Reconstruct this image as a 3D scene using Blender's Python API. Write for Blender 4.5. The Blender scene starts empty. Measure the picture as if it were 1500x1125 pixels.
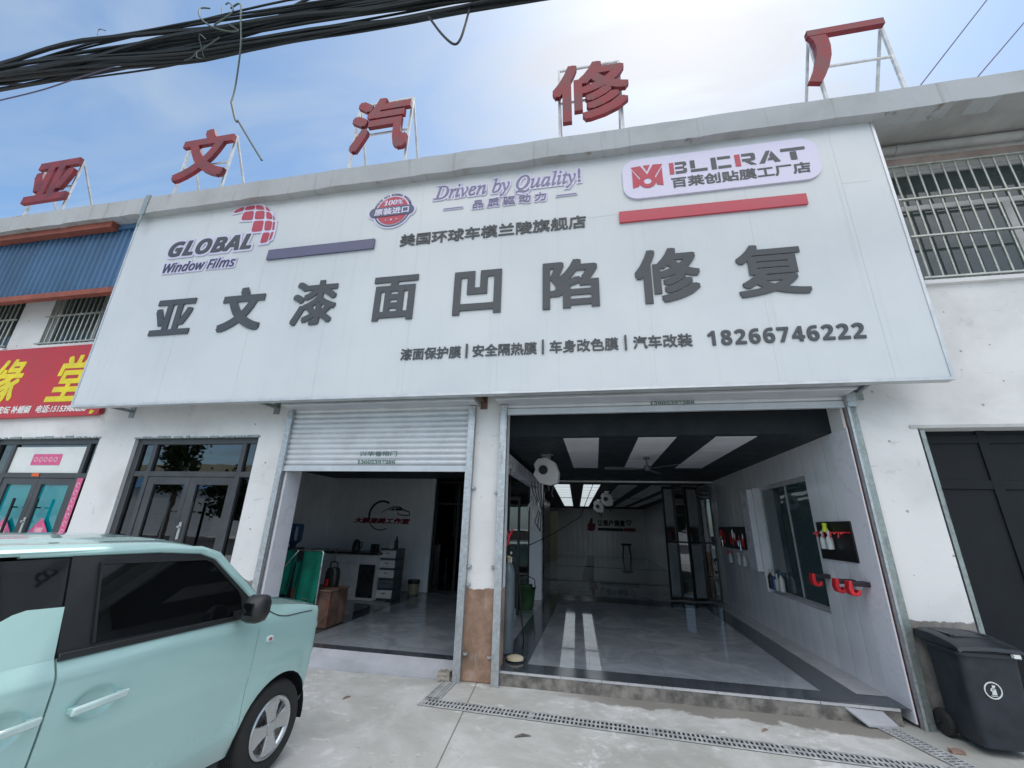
import bpy, bmesh, math, random
import numpy as np
from mathutils import Matrix, Vector
random.seed(7)
SC = bpy.context.scene
COL = SC.collection
R = math.radians

# ------------------------------------------------------------------ camera
def set_camera():
    ya, pi, ro = R(-11.3112), R(18.9269), R(1.6679)
    f = Vector((math.sin(ya)*math.cos(pi), math.cos(ya)*math.cos(pi), math.sin(pi)))
    r0 = Vector((math.cos(ya), -math.sin(ya), 0)); u0 = r0.cross(f)
    r = r0*math.cos(ro)+u0*math.sin(ro); u = -r0*math.sin(ro)+u0*math.cos(ro)
    cd = bpy.data.cameras.new('camera'); co = bpy.data.objects.new('camera', cd); COL.objects.link(co)
    m = Matrix((r, u, -f)).transposed().to_4x4(); m.translation = (0, -5, 1.575)
    co.matrix_world = m
    cd.sensor_width = 36; cd.lens = 606.62/1500*36; cd.clip_start = .05; cd.clip_end = 1500
    SC.camera = co
set_camera()

# ------------------------------------------------------------------ sky and sun
SUN_EL, SUN_AZ = R(62), R(22.5)            # azimuth from +Y towards +X
SUN_DIR = Vector((math.cos(SUN_EL)*math.sin(SUN_AZ), math.cos(SUN_EL)*math.cos(SUN_AZ), math.sin(SUN_EL)))
SKY_FILL = 12.  # strength of the added, unseen fill light in the sky
def set_world():
    w = bpy.data.worlds.new('World'); SC.world = w; w.use_nodes = True
    N, L = w.node_tree.nodes, w.node_tree.links; N.clear()
    out = N.new('ShaderNodeOutputWorld'); bg = N.new('ShaderNodeBackground'); bg.inputs[1].default_value = .15
    sky = N.new('ShaderNodeTexSky'); sky.sky_type = 'NISHITA'; sky.sun_disc = False
    sky.sun_elevation = SUN_EL; sky.sun_rotation = SUN_AZ
    sky.air_density = 1.0; sky.dust_density = .8; sky.ozone_density = 3.0
    tc = N.new('ShaderNodeTexCoord'); sep = N.new('ShaderNodeSeparateXYZ'); L.new(tc.outputs['Generated'], sep.inputs[0])
    def math_(op, a, b=None):
        n = N.new('ShaderNodeMath'); n.operation = op
        for i, v in enumerate((a, b)):
            if v is None: continue
            if isinstance(v, (int, float)): n.inputs[i].default_value = v
            else: L.new(v, n.inputs[i])
        return n.outputs[0]
    zc = math_('MAXIMUM', sep.outputs[2], .06)
    zz = math_('ADD', zc, .12)
    px = math_('DIVIDE', sep.outputs[0], zz); py = math_('DIVIDE', sep.outputs[1], zz)
    cv = N.new('ShaderNodeCombineXYZ'); L.new(px, cv.inputs[0]); L.new(py, cv.inputs[1])
    mp = N.new('ShaderNodeMapping'); mp.inputs['Rotation'].default_value = (0, 0, .6); mp.inputs['Scale'].default_value = (1, 2.6, 1)
    mp.inputs['Location'].default_value = (.3, 1.7, 0)
    L.new(cv.outputs[0], mp.inputs[0])
    n1 = N.new('ShaderNodeTexNoise'); n1.inputs['Scale'].default_value = 1.7; n1.inputs['Detail'].default_value = 7; n1.inputs['Roughness'].default_value = .52; n1.inputs['Distortion'].default_value = 1.1
    L.new(mp.outputs[0], n1.inputs['Vector'])
    dot = N.new('ShaderNodeVectorMath'); dot.operation = 'DOT_PRODUCT'; L.new(tc.outputs['Generated'], dot.inputs[0]); dot.inputs[1].default_value = SUN_DIR
    dd = math_('MAXIMUM', dot.outputs['Value'], 0)
    au = math_('POWER', dd, 9.0)                       # thin haze lit round the sun
    au2 = math_('POWER', dd, 40.0)
    rp = N.new('ShaderNodeMapRange'); rp.interpolation_type = 'SMOOTHSTEP'
    rp.inputs['From Min'].default_value = .22; rp.inputs['From Max'].default_value = .90; L.new(n1.outputs['Fac'], rp.inputs[0])
    cf = math_('MULTIPLY', rp.outputs[0], .80)
    cf2 = math_('MINIMUM', math_('ADD', cf, math_('MULTIPLY', au, .62)), .94)
    # cloud brightness grows towards the sun
    cb = math_('ADD', 4.5, math_('ADD', math_('MULTIPLY', au, 2.1), math_('MULTIPLY', au2, .5)))
    # added fill light: unseen bright cloud overhead and behind the viewer's back
    d2 = N.new('ShaderNodeVectorMath'); d2.operation = 'DOT_PRODUCT'; L.new(tc.outputs['Generated'], d2.inputs[0]); d2.inputs[1].default_value = (.05, -.52, .853)
    dk = N.new('ShaderNodeMapRange'); dk.interpolation_type = 'SMOOTHSTEP'; dk.inputs['From Min'].default_value = .52; dk.inputs['From Max'].default_value = .86; L.new(d2.outputs['Value'], dk.inputs[0])
    sky_fill = math_('MULTIPLY', dk.outputs[0], math_('ADD', .75, math_('MULTIPLY', n1.outputs['Fac'], .5)))
    cf2 = math_('MAXIMUM', cf2, math_('MINIMUM', sky_fill, 1.0))
    cb = math_('ADD', cb, math_('MULTIPLY', sky_fill, SKY_FILL))
    cc = N.new('ShaderNodeCombineXYZ'); wh = math_('MINIMUM', math_('ADD', au, dk.outputs[0]), 1)
    L.new(math_('MULTIPLY', cb, math_('ADD', .80, math_('MULTIPLY', wh, .20))), cc.inputs[0]); L.new(math_('MULTIPLY', cb, .985), cc.inputs[1]); L.new(math_('MULTIPLY', cb, math_('SUBTRACT', 1.22, math_('MULTIPLY', wh, .21))), cc.inputs[2])
    mx = N.new('ShaderNodeMixRGB'); gn = N.new('ShaderNodeMixRGB'); gn.blend_type = 'MULTIPLY'; gn.inputs[0].default_value = 1; L.new(sky.outputs[0], gn.inputs[1]); gn.inputs[2].default_value = (1.22, 1.42, 1.44, 1)
    L.new(cf2, mx.inputs[0]); L.new(gn.outputs[0], mx.inputs[1]); L.new(cc.outputs[0], mx.inputs[2])
    L.new(mx.outputs[0], bg.inputs[0]); L.new(bg.outputs[0], out.inputs[0])
set_world()
sd = bpy.data.lights.new('sun', 'SUN'); sd.energy = 2.0; sd.angle = R(.6); sd.color = (1, .95, .88)
so = bpy.data.objects.new('sun', sd); COL.objects.link(so)
so.rotation_euler = (-SUN_DIR).to_track_quat('-Z', 'Y').to_euler()
vs = SC.view_settings; vs.view_transform = 'Standard'; vs.look = 'None'; vs.exposure = -.12; vs.gamma = 1; vs.use_curve_mapping = False
SC.cycles.use_denoising = True
SC.cycles.max_bounces = 10; SC.cycles.transparent_max_bounces = 16
SC.cycles.sample_clamp_indirect = 6; SC.cycles.caustics_reflective = False; SC.cycles.caustics_refractive = False

# ------------------------------------------------------------------ materials
MT = {}
def new_mat(name):
    m = bpy.data.materials.new(name); m.use_nodes = True; MT[name] = m
    nt = m.node_tree; N, L = nt.nodes, nt.links
    return m, N, L, N['Principled BSDF'], N['Material Output']
def coord(N, L, scale=(1, 1, 1)):
    tc = N.new('ShaderNodeTexCoord'); mp = N.new('ShaderNodeMapping'); mp.inputs['Scale'].default_value = scale
    L.new(tc.outputs['Object'], mp.inputs[0]); return mp.outputs[0]
def noise(N, L, vec, scale, detail=5, rough=.6, dist=0):
    n = N.new('ShaderNodeTexNoise'); n.inputs['Scale'].default_value = scale; n.inputs['Detail'].default_value = detail
    n.inputs['Roughness'].default_value = rough; n.inputs['Distortion'].default_value = dist
    L.new(vec, n.inputs['Vector']); return n.outputs['Fac']
def ramp(N, L, v, a, b, lo=0., hi=1.):
    n = N.new('ShaderNodeMapRange'); n.interpolation_type = 'SMOOTHSTEP'
    n.inputs['From Min'].default_value = a; n.inputs['From Max'].default_value = b
    n.inputs['To Min'].default_value = lo; n.inputs['To Max'].default_value = hi
    L.new(v, n.inputs[0]); return n.outputs[0]
def mixc(N, L, fac, a, b, mode='MIX'):
    n = N.new('ShaderNodeMixRGB'); n.blend_type = mode
    for i, v in enumerate((fac, a, b)):
        if isinstance(v, (int, float)): n.inputs[i].default_value = v
        elif isinstance(v, (tuple, list)): n.inputs[i].default_value = (*v[:3], 1)
        else: L.new(v, n.inputs[i])
    return n.outputs[0]
def mth(N, L, op, a, b=0.):
    n = N.new('ShaderNodeMath'); n.operation = op
    for i, v in enumerate((a, b)):
        if isinstance(v, (int, float)): n.inputs[i].default_value = v
        else: L.new(v, n.inputs[i])
    return n.outputs[0]
def bump(N, L, b, h, strength=.3, dist=.01):
    n = N.new('ShaderNodeBump'); n.inputs['Strength'].default_value = strength; n.inputs['Distance'].default_value = dist
    L.new(h, n.inputs['Height']); L.new(n.outputs[0], b.inputs['Normal'])
def basic(name, c, rough=.5, metal=0., var=.12, vs=5., bmp=0., bs=60., coat=0., spec=.5, rvar=.1, scale=(1, 1, 1)):
    """painted or plain surface with slight uneven colour, gloss and bump"""
    m, N, L, b, o = new_mat(name)
    v = coord(N, L, scale); f = noise(N, L, v, vs, 6, .62)
    d = tuple(x*(1-var) for x in c); u = tuple(min(1, x*(1+var*.6)) for x in c)
    L.new(mixc(N, L, ramp(N, L, f, .3, .7), d, u), b.inputs['Base Color'])
    L.new(ramp(N, L, f, .25, .75, max(.02, rough-rvar), min(1, rough+rvar)), b.inputs['Roughness'])
    b.inputs['Metallic'].default_value = metal; b.inputs['Specular IOR Level'].default_value = spec
    if coat: b.inputs['Coat Weight'].default_value = coat; b.inputs['Coat Roughness'].default_value = .04
    if bmp: bump(N, L, b, noise(N, L, v, bs, 4), bmp, .004)
    return m
def emit(name, c, s):
    m, N, L, b, o = new_mat(name)
    b.inputs['Base Color'].default_value = (.8, .8, .8, 1); b.inputs['Emission Color'].default_value = (*c, 1); b.inputs['Emission Strength'].default_value = s
    return m
def glass(name, tint, refl=1.5, rough=.01, bend=0., film=None):
    """flat window glass: tinted, see-through, with fresnel reflection"""
    m, N, L, b, o = new_mat(name); N.remove(b)
    t = N.new('ShaderNodeBsdfTransparent'); t.inputs[0].default_value = (*tint, 1)
    g = N.new('ShaderNodeBsdfGlossy'); g.inputs['Roughness'].default_value = rough; g.inputs[0].default_value = (.95, .97, 1, 1)
    fr = N.new('ShaderNodeFresnel'); fr.inputs[0].default_value = refl
    x = N.new('ShaderNodeMixShader'); L.new(fr.outputs[0], x.inputs[0]); L.new(t.outputs[0], x.inputs[1]); L.new(g.outputs[0], x.inputs[2])
    if bend:
        bp = N.new('ShaderNodeBump'); bp.inputs['Strength'].default_value = bend; bp.inputs['Distance'].default_value = .02
        L.new(noise(N, L, coord(N, L), 2.2, 2), bp.inputs['Height']); L.new(bp.outputs[0], g.inputs['Normal']); L.new(bp.outputs[0], fr.inputs['Normal'])
    if film:  # diffuse layer; in the teal panes it is painted reflection
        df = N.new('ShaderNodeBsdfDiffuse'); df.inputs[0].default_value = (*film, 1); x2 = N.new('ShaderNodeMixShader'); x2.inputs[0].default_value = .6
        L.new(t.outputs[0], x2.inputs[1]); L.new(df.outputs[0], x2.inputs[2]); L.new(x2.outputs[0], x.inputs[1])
    L.new(x.outputs[0], o.inputs[0]); return m

def plaster(name, base, zline, below, edge=.05, spots=.5):
    """white-washed plaster: grime, chips, nail holes, and a ragged line under which it was never painted"""
    m, N, L, b, o = new_mat(name); v = coord(N, L)
    sep = N.new('ShaderNodeSeparateXYZ'); L.new(v, sep.inputs[0])
    big = noise(N, L, v, .9, 8, .6, .4); fine = noise(N, L, v, 14, 6, .65)
    c = mixc(N, L, ramp(N, L, big, .42, .72, 0, .6), base, tuple(x*.70 for x in base))
    pt = noise(N, L, v, 2.3, 9, .7, .7); c = mixc(N, L, ramp(N, L, pt, .60, .635, 0, .35), c, (.50, .49, .46)); c = mixc(N, L, ramp(N, L, noise(N, L, v, 5.5, 9, .75, .4), .70, .72, 0, .75), c, (.30, .275, .24))
    c = mixc(N, L, ramp(N, L, fine, .62, .8, 0, .4), c, tuple(x*.6 for x in base))
    # smears
    sv = coord(N, L, (1.5, 1.5, 7)); sm = noise(N, L, sv, 3.1, 4, .5, .6)
    c = mixc(N, L, ramp(N, L, sm, .66, .74, 0, .35), c, (.42, .44, .45))
    # nail holes
    vo = N.new('ShaderNodeTexVoronoi'); vo.voronoi_dimensions = '2D'; vo.inputs['Scale'].default_value = 3.4
    c2 = N.new('ShaderNodeCombineXYZ'); L.new(sep.outputs[0], c2.inputs[0]); L.new(sep.outputs[2], c2.inputs[1]); L.new(mixc(N, L, .06, c2.outputs[0], N.new('ShaderNodeTexNoise').outputs['Color']), vo.inputs['Vector'])
    sep2 = N.new('ShaderNodeSeparateColor'); L.new(vo.outputs['Color'], sep2.inputs[0])
    rad = mth(N, L, 'MULTIPLY', ramp(N, L, sep2.outputs[0], .40, 1., 0, 1), .045)
    hole = mth(N, L, 'MULTIPLY', mth(N, L, 'LESS_THAN', vo.outputs['Distance'], rad), spots)
    c = mixc(N, L, hole, c, (.03, .027, .025))
    z = mth(N, L, 'ADD', sep.outputs[2], mth(N, L, 'MULTIPLY', mth(N, L, 'SUBTRACT', noise(N, L, v, 6, 5, .6), .5), edge*3))
    under = ramp(N, L, z, zline-.008, zline+.004, 1, 0)
    bl = mixc(N, L, ramp(N, L, noise(N, L, v, 3.4, 8, .65), .35, .7), tuple(x*.62 for x in below), tuple(min(1, x*1.2) for x in below))
    bl = mixc(N, L, ramp(N, L, noise(N, L, coord(N, L, (1, 1, .35)), 7, 5), .58, .72, 0, .55), bl, (.33, .33, .32))
    c = mixc(N, L, under, c, bl)
    L.new(c, b.inputs['Base Color']); b.inputs['Roughness'].default_value = .85; b.inputs['Specular IOR Level'].default_value = .25
    bump(N, L, b, mth(N, L, 'ADD', fine, mth(N, L, 'MULTIPLY', under, -.6)), .35, .006)
    return m

def concrete_ground():
    m, N, L, b, o = new_mat('ground_concrete'); v = coord(N, L)
    sep = N.new('ShaderNodeSeparateXYZ'); L.new(v, sep.inputs[0])
    a = noise(N, L, v, 1.3, 10, .66, .5); f = noise(N, L, v, 9, 8, .7, .3); g = noise(N, L, v, 70, 4, .6)
    c = mixc(N, L, ramp(N, L, a, .35, .68), (.43, .435, .40), (.60, .605, .59))
    c = mixc(N, L, mth(N, L, 'MULTIPLY', ramp(N, L, f, .48, .66, 0, .8), ramp(N, L, noise(N, L, v, .8, 4, .5, .4), .46, .6)), c, (.74, .755, .75))
    c = mixc(N, L, ramp(N, L, f, .28, .42, .5, 0), c, (.38, .365, .32))
    c = mixc(N, L, ramp(N, L, g, .55, .75, 0, .25), c, (.25, .24, .22))
    # worn white film blotches
    wv = noise(N, L, coord(N, L, (1, 1.6, 1)), 2.6, 9, .7, .8)
    c = mixc(N, L, ramp(N, L, wv, .58, .68, 0, .65), c, (.80, .81, .80))
    # damp brown soil collected along the step of the wide bay
    yy = mth(N, L, 'ADD', mth(N, L, 'ADD', sep.outputs[1], mth(N, L, 'MULTIPLY', sep.outputs[0], .06)), mth(N, L, 'MULTIPLY', mth(N, L, 'SUBTRACT', noise(N, L, v, 3.0, 7, .65), .5), .55))
    damp = mth(N, L, 'MULTIPLY', ramp(N, L, yy, -.2, -.13), ramp(N, L, sep.outputs[0], -.9, .3))
    damp = mth(N, L, 'MULTIPLY', damp, ramp(N, L, sep.outputs[0], 2.55, 2.5))
    c = mixc(N, L, mth(N, L, 'MULTIPLY', damp, .85), c, (.19, .18, .155))
    # hairline joints in the slab
    jx = mth(N, L, 'ADD', sep.outputs[0], mth(N, L, 'MULTIPLY', sep.outputs[1], .1))
    jj = mth(N, L, 'ABSOLUTE', mth(N, L, 'SUBTRACT', jx, -1.285))
    c = mixc(N, L, ramp(N, L, jj, .004, .009, .75, 0), c, (.12, .115, .1))
    j2 = mth(N, L, 'ABSOLUTE', mth(N, L, 'ADD', sep.outputs[1], 5.6))
    c = mixc(N, L, ramp(N, L, j2, .004, .009, .75, 0), c, (.12, .115, .1))
    vc = N.new('ShaderNodeTexVoronoi'); vc.feature = 'DISTANCE_TO_EDGE'; vc.inputs['Scale'].default_value = .42
    dv = N.new('ShaderNodeVectorMath'); dv.operation = 'ADD'; L.new(v, dv.inputs[0]); nz = N.new('ShaderNodeTexNoise'); nz.inputs['Scale'].default_value = 1.7; nz.inputs['Detail'].default_value = 8; L.new(v, nz.inputs['Vector']); L.new(nz.outputs['Color'], dv.inputs[1]); L.new(dv.outputs[0], vc.inputs['Vector'])
    c = mixc(N, L, mth(N, L, 'MULTIPLY', ramp(N, L, vc.outputs['Distance'], .001, .003, .3, 0), ramp(N, L, a, .5, .62)), c, (.2, .19, .17))
    sp_ = noise(N, L, v, 28, 3, .5); c = mixc(N, L, ramp(N, L, sp_, .70, .74, 0, .7), c, (.16, .15, .13))
    c = mixc(N, L, ramp(N, L, noise(N, L, v, .55, 5, .6, .6), .50, .64, 0, .5), c, (.31, .315, .28))
    L.new(c, b.inputs['Base Color']); L.new(ramp(N, L, f, .3, .7, .62, .9), b.inputs['Roughness'])
    bump(N, L, b, mth(N, L, 'ADD', mth(N, L, 'MULTIPLY', f, .7), mth(N, L, 'MULTIPLY', g, .3)), .35, .008)
    return m

def tile_floor(name, c1, c2, tile=.8, rough=.07, grout=.45, dy=0):
    m, N, L, b, o = new_mat(name); v = coord(N, L)
    sep = N.new('ShaderNodeSeparateXYZ'); L.new(v, sep.inputs[0])
    vein = noise(N, L, v, 1.6, 10, .68, 1.2)
    c = mixc(N, L, ramp(N, L, vein, .38, .66), c1, c2)
    lines = None
    for k, off in ((0, .12), (1, dy)):
        fr = mth(N, L, 'FRACT', mth(N, L, 'DIVIDE', mth(N, L, 'ADD', sep.outputs[k], 40+off), tile))
        e = mth(N, L, 'ABSOLUTE', mth(N, L, 'SUBTRACT', fr, .5)); ln = mth(N, L, 'GREATER_THAN', e, .5-.0025/tile)
        lines = ln if lines is None else mth(N, L, 'MAXIMUM', lines, ln)
    c = mixc(N, L, mth(N, L, 'MULTIPLY', lines, grout), c, (.06, .06, .06))
    L.new(c, b.inputs['Base Color'])
    L.new(ramp(N, L, noise(N, L, v, 4, 6), .35, .75, rough, rough+.04), b.inputs['Roughness'])
    bump(N, L, b, mth(N, L, 'ADD', noise(N, L, coord(N, L, (1, .5, 1)), 3.5, 2), mth(N, L, 'MULTIPLY', lines, -.5)), .022, .01)
    return m

def wall_panel():
    m, N, L, b, o = new_mat('wall_panel'); v = coord(N, L)
    sep = N.new('ShaderNodeSeparateXYZ'); L.new(v, sep.inputs[0])
    f = noise(N, L, v, 1.5, 4)
    fr = mth(N, L, 'FRACT', mth(N, L, 'DIVIDE', mth(N, L, 'ADD', mth(N, L, 'ADD', sep.outputs[1], sep.outputs[0]), 40), .3))
    e = mth(N, L, 'ABSOLUTE', mth(N, L, 'SUBTRACT', fr, .5)); ln = ramp(N, L, e, .482, .495)
    c = mixc(N, L, ramp(N, L, f, .35, .65), (.76, .77, .80), (.84, .85, .88))
    c = mixc(N, L, mth(N, L, 'MULTIPLY', ln, .35), c, (.3, .3, .32))
    L.new(c, b.inputs['Base Color']); b.inputs['Roughness'].default_value = .16; b.inputs['Specular IOR Level'].default_value = .4
    bump(N, L, b, mth(N, L, 'ADD', mth(N, L, 'MULTIPLY', ln, -1.), mth(N, L, 'MULTIPLY', mth(N, L, 'POWER', mth(N, L, 'MULTIPLY', e, 2.), 2.), -.8)), .5, .006)
    return m

def galvanised(name='galvanised', c=(.55, .58, .6)):
    m, N, L, b, o = new_mat(name); v = coord(N, L)
    vo = N.new('ShaderNodeTexVoronoi'); vo.inputs['Scale'].default_value = 38; L.new(v, vo.inputs['Vector'])
    sp = N.new('ShaderNodeSeparateColor'); L.new(vo.outputs['Color'], sp.inputs[0])
    f = noise(N, L, coord(N, L, (3, 3, .6)), 5, 7, .65)
    c_ = mixc(N, L, sp.outputs[0], tuple(x*.78 for x in c), c)
    c_ = mixc(N, L, ramp(N, L, f, .52, .68, 0, .65), c_, tuple(x*.5 for x in c))
    L.new(c_, b.inputs['Base Color']); b.inputs['Metallic'].default_value = .75
    L.new(ramp(N, L, f, .3, .7, .32, .6), b.inputs['Roughness']); return m

def parapet_mat():
    m, N, L, b, o = new_mat('parapet_paint'); v = coord(N, L)
    sep = N.new('ShaderNodeSeparateXYZ'); L.new(v, sep.inputs[0])
    a = noise(N, L, v, 1.1, 9, .65, .4); f = noise(N, L, v, 16, 7, .7)
    c = mixc(N, L, ramp(N, L, a, .4, .7, 0, .7), (.44, .46, .47), (.35, .36, .36))
    st = noise(N, L, coord(N, L, (5, 1, .25)), 2.2, 6, .6)
    c = mixc(N, L, ramp(N, L, st, .56, .72, 0, .5), c, (.26, .26, .25))
    lo = mth(N, L, 'ADD', sep.outputs[2], mth(N, L, 'MULTIPLY', mth(N, L, 'SUBTRACT', noise(N, L, v, 2.6, 8, .7), .5), .34))
    chip = ramp(N, L, lo, 6.315, 6.345, 1, 0)
    c = mixc(N, L, chip, c, (.25, .23, .20))
    hi = mth(N, L, 'ADD', sep.outputs[2], mth(N, L, 'MULTIPLY', mth(N, L, 'SUBTRACT', noise(N, L, v, 4., 8, .7), .5), .22))
    c = mixc(N, L, ramp(N, L, hi, 6.715, 6.745, 0, .7), c, (.28, .27, .24))
    c = mixc(N, L, ramp(N, L, f, .64, .78, 0, .6), c, (.3, .29, .26))
    L.new(c, b.inputs['Base Color']); b.inputs['Roughness'].default_value = .9; b.inputs['Specular IOR Level'].default_value = .2
    bump(N, L, b, mth(N, L, 'ADD', f, mth(N, L, 'MULTIPLY', chip, -.8)), .45, .01); return m

def car_paint():
    m, N, L, b, o = new_mat('mint_paint'); v = coord(N, L)
    f = noise(N, L, v, 2.5, 5); g = noise(N, L, v, 900, 2)
    c = mixc(N, L, ramp(N, L, f, .3, .7), (.385, .60, .575), (.405, .62, .595))
    c = mixc(N, L, ramp(N, L, g, .55, .75, 0, .25), c, (.5, .72, .7))
    # road dust low on the flanks
    sep = N.new('ShaderNodeSeparateXYZ'); L.new(v, sep.inputs[0])
    z = mth(N, L, 'ADD', sep.outputs[2], mth(N, L, 'MULTIPLY', noise(N, L, v, 7, 6), .2))
    c = mixc(N, L, ramp(N, L, z, .3, .5, .45, 0), c, (.42, .41, .38))
    L.new(c, b.inputs['Base Color']); b.inputs['Metallic'].default_value = .15
    L.new(ramp(N, L, z, .3, .6, .5, .22), b.inputs['Roughness'])
    b.inputs['Coat Weight'].default_value = 1.; b.inputs['Coat Roughness'].default_value = .05; return m

plaster('white_plaster', (.74, .745, .74), .85, (.27, .255, .235))
plaster('post_plaster', (.76, .765, .76), .90, (.39, .255, .185), .035, .35)
concrete_ground(); wall_panel(); galvanised(); parapet_mat(); car_paint()
galvanised('old_zinc', (.36, .41, .40))
tile_floor('floor_tile', (.22, .255, .29), (.33, .365, .40), .8, .025)
tile_floor('border_tile', (.045, .055, .068), (.065, .078, .095), .4, .12, .6)
tile_floor('skirt_tile', (.42, .43, .45), (.52, .53, .54), .8, .12)
basic('ramp_tile', (.40, .42, .45), .5, var=.14, vs=3, bmp=.1)
basic('riser', (.21, .20, .18), .85, var=.6, vs=7, bmp=.5, bs=22)
basic('soffit', (.40, .40, .39), .9, var=.25, vs=1.5, bmp=.2, bs=20)
basic('bare_band', (.40, .31, .27), .85, var=.25, vs=4)
basic('ceiling_dark', (.012, .019, .025), .6, var=.2)
basic('ceiling_black', (.005, .010, .014), .8)
basic('panel_off', (.78, .78, .80), .5, var=.08, vs=3)
emit('panel_lit', (.85, .95, 1.), .75)
def sign_face():
    m, N, L, b, o = new_mat('sign_white'); v = coord(N, L)
    c = mixc(N, L, ramp(N, L, noise(N, L, v, .7, 4), .35, .65), (.585, .625, .645), (.635, .67, .685))
    st = noise(N, L, coord(N, L, (9, 1, .22)), 1.6, 6, .6)
    c = mixc(N, L, ramp(N, L, st, .54, .76, 0, .28), c, (.47, .49, .49))
    c = mixc(N, L, ramp(N, L, noise(N, L, v, 30, 4, .6), .7, .8, 0, .3), c, (.42, .43, .42))
    sep = N.new('ShaderNodeSeparateXYZ'); L.new(v, sep.inputs[0])
    z = mth(N, L, 'ADD', sep.outputs[2], mth(N, L, 'MULTIPLY', noise(N, L, coord(N, L, (4, 1, 1)), 2, 6), .22))
    c = mixc(N, L, ramp(N, L, z, 6.36, 6.56, 0, .35), c, (.40, .40, .38))
    c = mixc(N, L, ramp(N, L, z, 3.12, 3.22, .3, 0), c, (.42, .41, .38))
    L.new(c, b.inputs['Base Color']); b.inputs['Roughness'].default_value = .33
    bump(N, L, b, noise(N, L, coord(N, L, (.5, 1, .8)), 1.4, 2), .12, .02); return m
sign_face()
basic('seam_grey', (.46, .49, .50), .5)
basic('alu', (.62, .64, .65), .4, metal=.5, var=.12, vs=6)
basic('letter_dark', (.062, .070, .078), .45, var=.12, vs=3)
basic('letter_side', (.06, .065, .07), .5)
basic('letter_navy', (.06, .065, .13), .45)
basic('badge_navy', (.085, .10, .17), .45)
basic('letter_blue', (.20, .20, .32), .45)
basic('plate_white', (.66, .64, .80), .35, var=.03)
basic('logo_red', (.46, .045, .08), .42, var=.1)
basic('bar_red', (.50, .065, .095), .42, var=.08)
basic('bar_blue', (.12, .12, .20), .42, var=.08)
basic('roof_red', (.21, .016, .024), .55, var=.45, vs=4, bmp=.1)
basic('roof_red_side', (.30, .03, .04), .55, var=.2)
basic('white_steel', (.62, .63, .63), .5, var=.25, vs=8)
basic('red_banner', (.50, .028, .036), .45, var=.12, vs=2)
basic('banner_yellow', (.80, .66, .02), .5)
basic('banner_white', (.78, .76, .74), .5)
basic('rust_red', (.27, .075, .048), .75, var=.3, vs=4)
basic('blue_sheet', (.062, .145, .265), .5, var=.25, vs=1.6, scale=(1, 1, .4))
basic('shutter', (.60, .63, .66), .38, metal=.25, var=.1, vs=3)
basic('shutter_ink', (.07, .16, .12), .7)
basic('bar_steel', (.50, .52, .47), .45, metal=.5, var=.25, vs=14)
basic('window_frame', (.48, .49, .48), .5, var=.15)
basic('dark_frame', (.055, .06, .066), .42, var=.18, vs=6)
basic('metal_door', (.015, .018, .021), .65, var=.25, vs=2, spec=.2)
basic('jamb_panel', (.80, .80, .85), .3, var=.02)
basic('black', (.012, .013, .014), .45)
basic('black_gloss', (.008, .009, .010), .07, rvar=.03)
basic('car_trim', (.018, .019, .02), .4)
basic('rubber', (.022, .022, .021), .8, var=.3, vs=16, bmp=.35, bs=70)
basic('silver', (.55, .57, .58), .28, metal=.8, var=.06)
basic('chrome', (.75, .76, .77), .12, metal=1., var=.03)
basic('steel_shiny', (.62, .64, .65), .12, metal=1., var=.15, vs=2, bmp=.2, bs=3)
basic('bin_plastic', (.022, .028, .037), .5, var=.35, vs=9, bmp=.2, bs=30)
basic('cable_black', (.010, .013, .014), .55, var=.3, vs=6)
basic('wire_green', (.06, .085, .07), .5)
basic('wire_thin', (.10, .08, .13), .6)
basic('machine_white', (.62, .61, .60), .35, var=.06)
basic('tool_red', (.60, .02, .03), .35, var=.1)
basic('tool_dark', (.02, .012, .02), .5)
basic('green_cloth', (.0, .20, .135), .8, var=.25, vs=5, bmp=.25, bs=14)
basic('bench_rust', (.16, .10, .075), .65, var=.55, vs=5, bmp=.3, bs=14)
basic('cabinet_white', (.62, .62, .62), .3, var=.06)
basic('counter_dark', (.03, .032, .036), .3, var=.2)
basic('drawer_white', (.62, .62, .61), .35, var=.06)
basic('drawer_frame', (.06, .075, .085), .4)
basic('bottle_blue', (.03, .09, .26), .2)
basic('water_blue', (.05, .11, .22), .15)
basic('yellow_green', (.5, .65, .05), .4)
basic('bucket_green', (.03, .09, .035), .5, var=.3)
basic('cylinder_grey', (.10, .13, .15), .35, var=.15)
basic('fan_grey', (.11, .115, .12), .6)
basic('cream', (.30, .27, .19), .5, var=.12, vs=2)
basic('slipper', (.55, .5, .36), .75, var=.15)
basic('wall_red', (.22, .012, .035), .5)
basic('wall_black', (.012, .014, .017), .5)
basic('pink_paper', (.70, .12, .28), .6, var=.15, vs=12)
basic('pink_pale', (.75, .42, .50), .6, var=.15, vs=20)
basic('paper_white', (.70, .74, .72), .55, var=.05)
basic('orange_tag', (.7, .12, .03), .6)
basic('brick_old', (.30, .20, .16), .9, var=.4, vs=12, bmp=.4, bs=30)
basic('stone_old', (.33, .30, .25), .9, var=.4, vs=12, bmp=.4, bs=30)
basic('grate', (.55, .57, .57), .5, metal=.25, var=.25, vs=10)
basic('drain_dark', (.01, .01, .01), .9)
basic('roof_slab', (.3, .3, .29), .9)
basic('bottle_clear', (.55, .58, .58), .15, var=.1)
basic('brass', (.4, .33, .2), .35, metal=.8)
glass('pane_dark', (.16, .18, .19), 2.1, .012, .03)
glass('pane_teal', (.10, .40, .46), 1.8, .015, .2, (.0, .36, .44))  # last colour: diffuse teal painted in for the bright reflections
glass('pane_clear', (.60, .66, .66), 1.5)
glass('pane_upper', (.22, .28, .27), 1.55, .03, .2, (.08, .11, .105))
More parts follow.
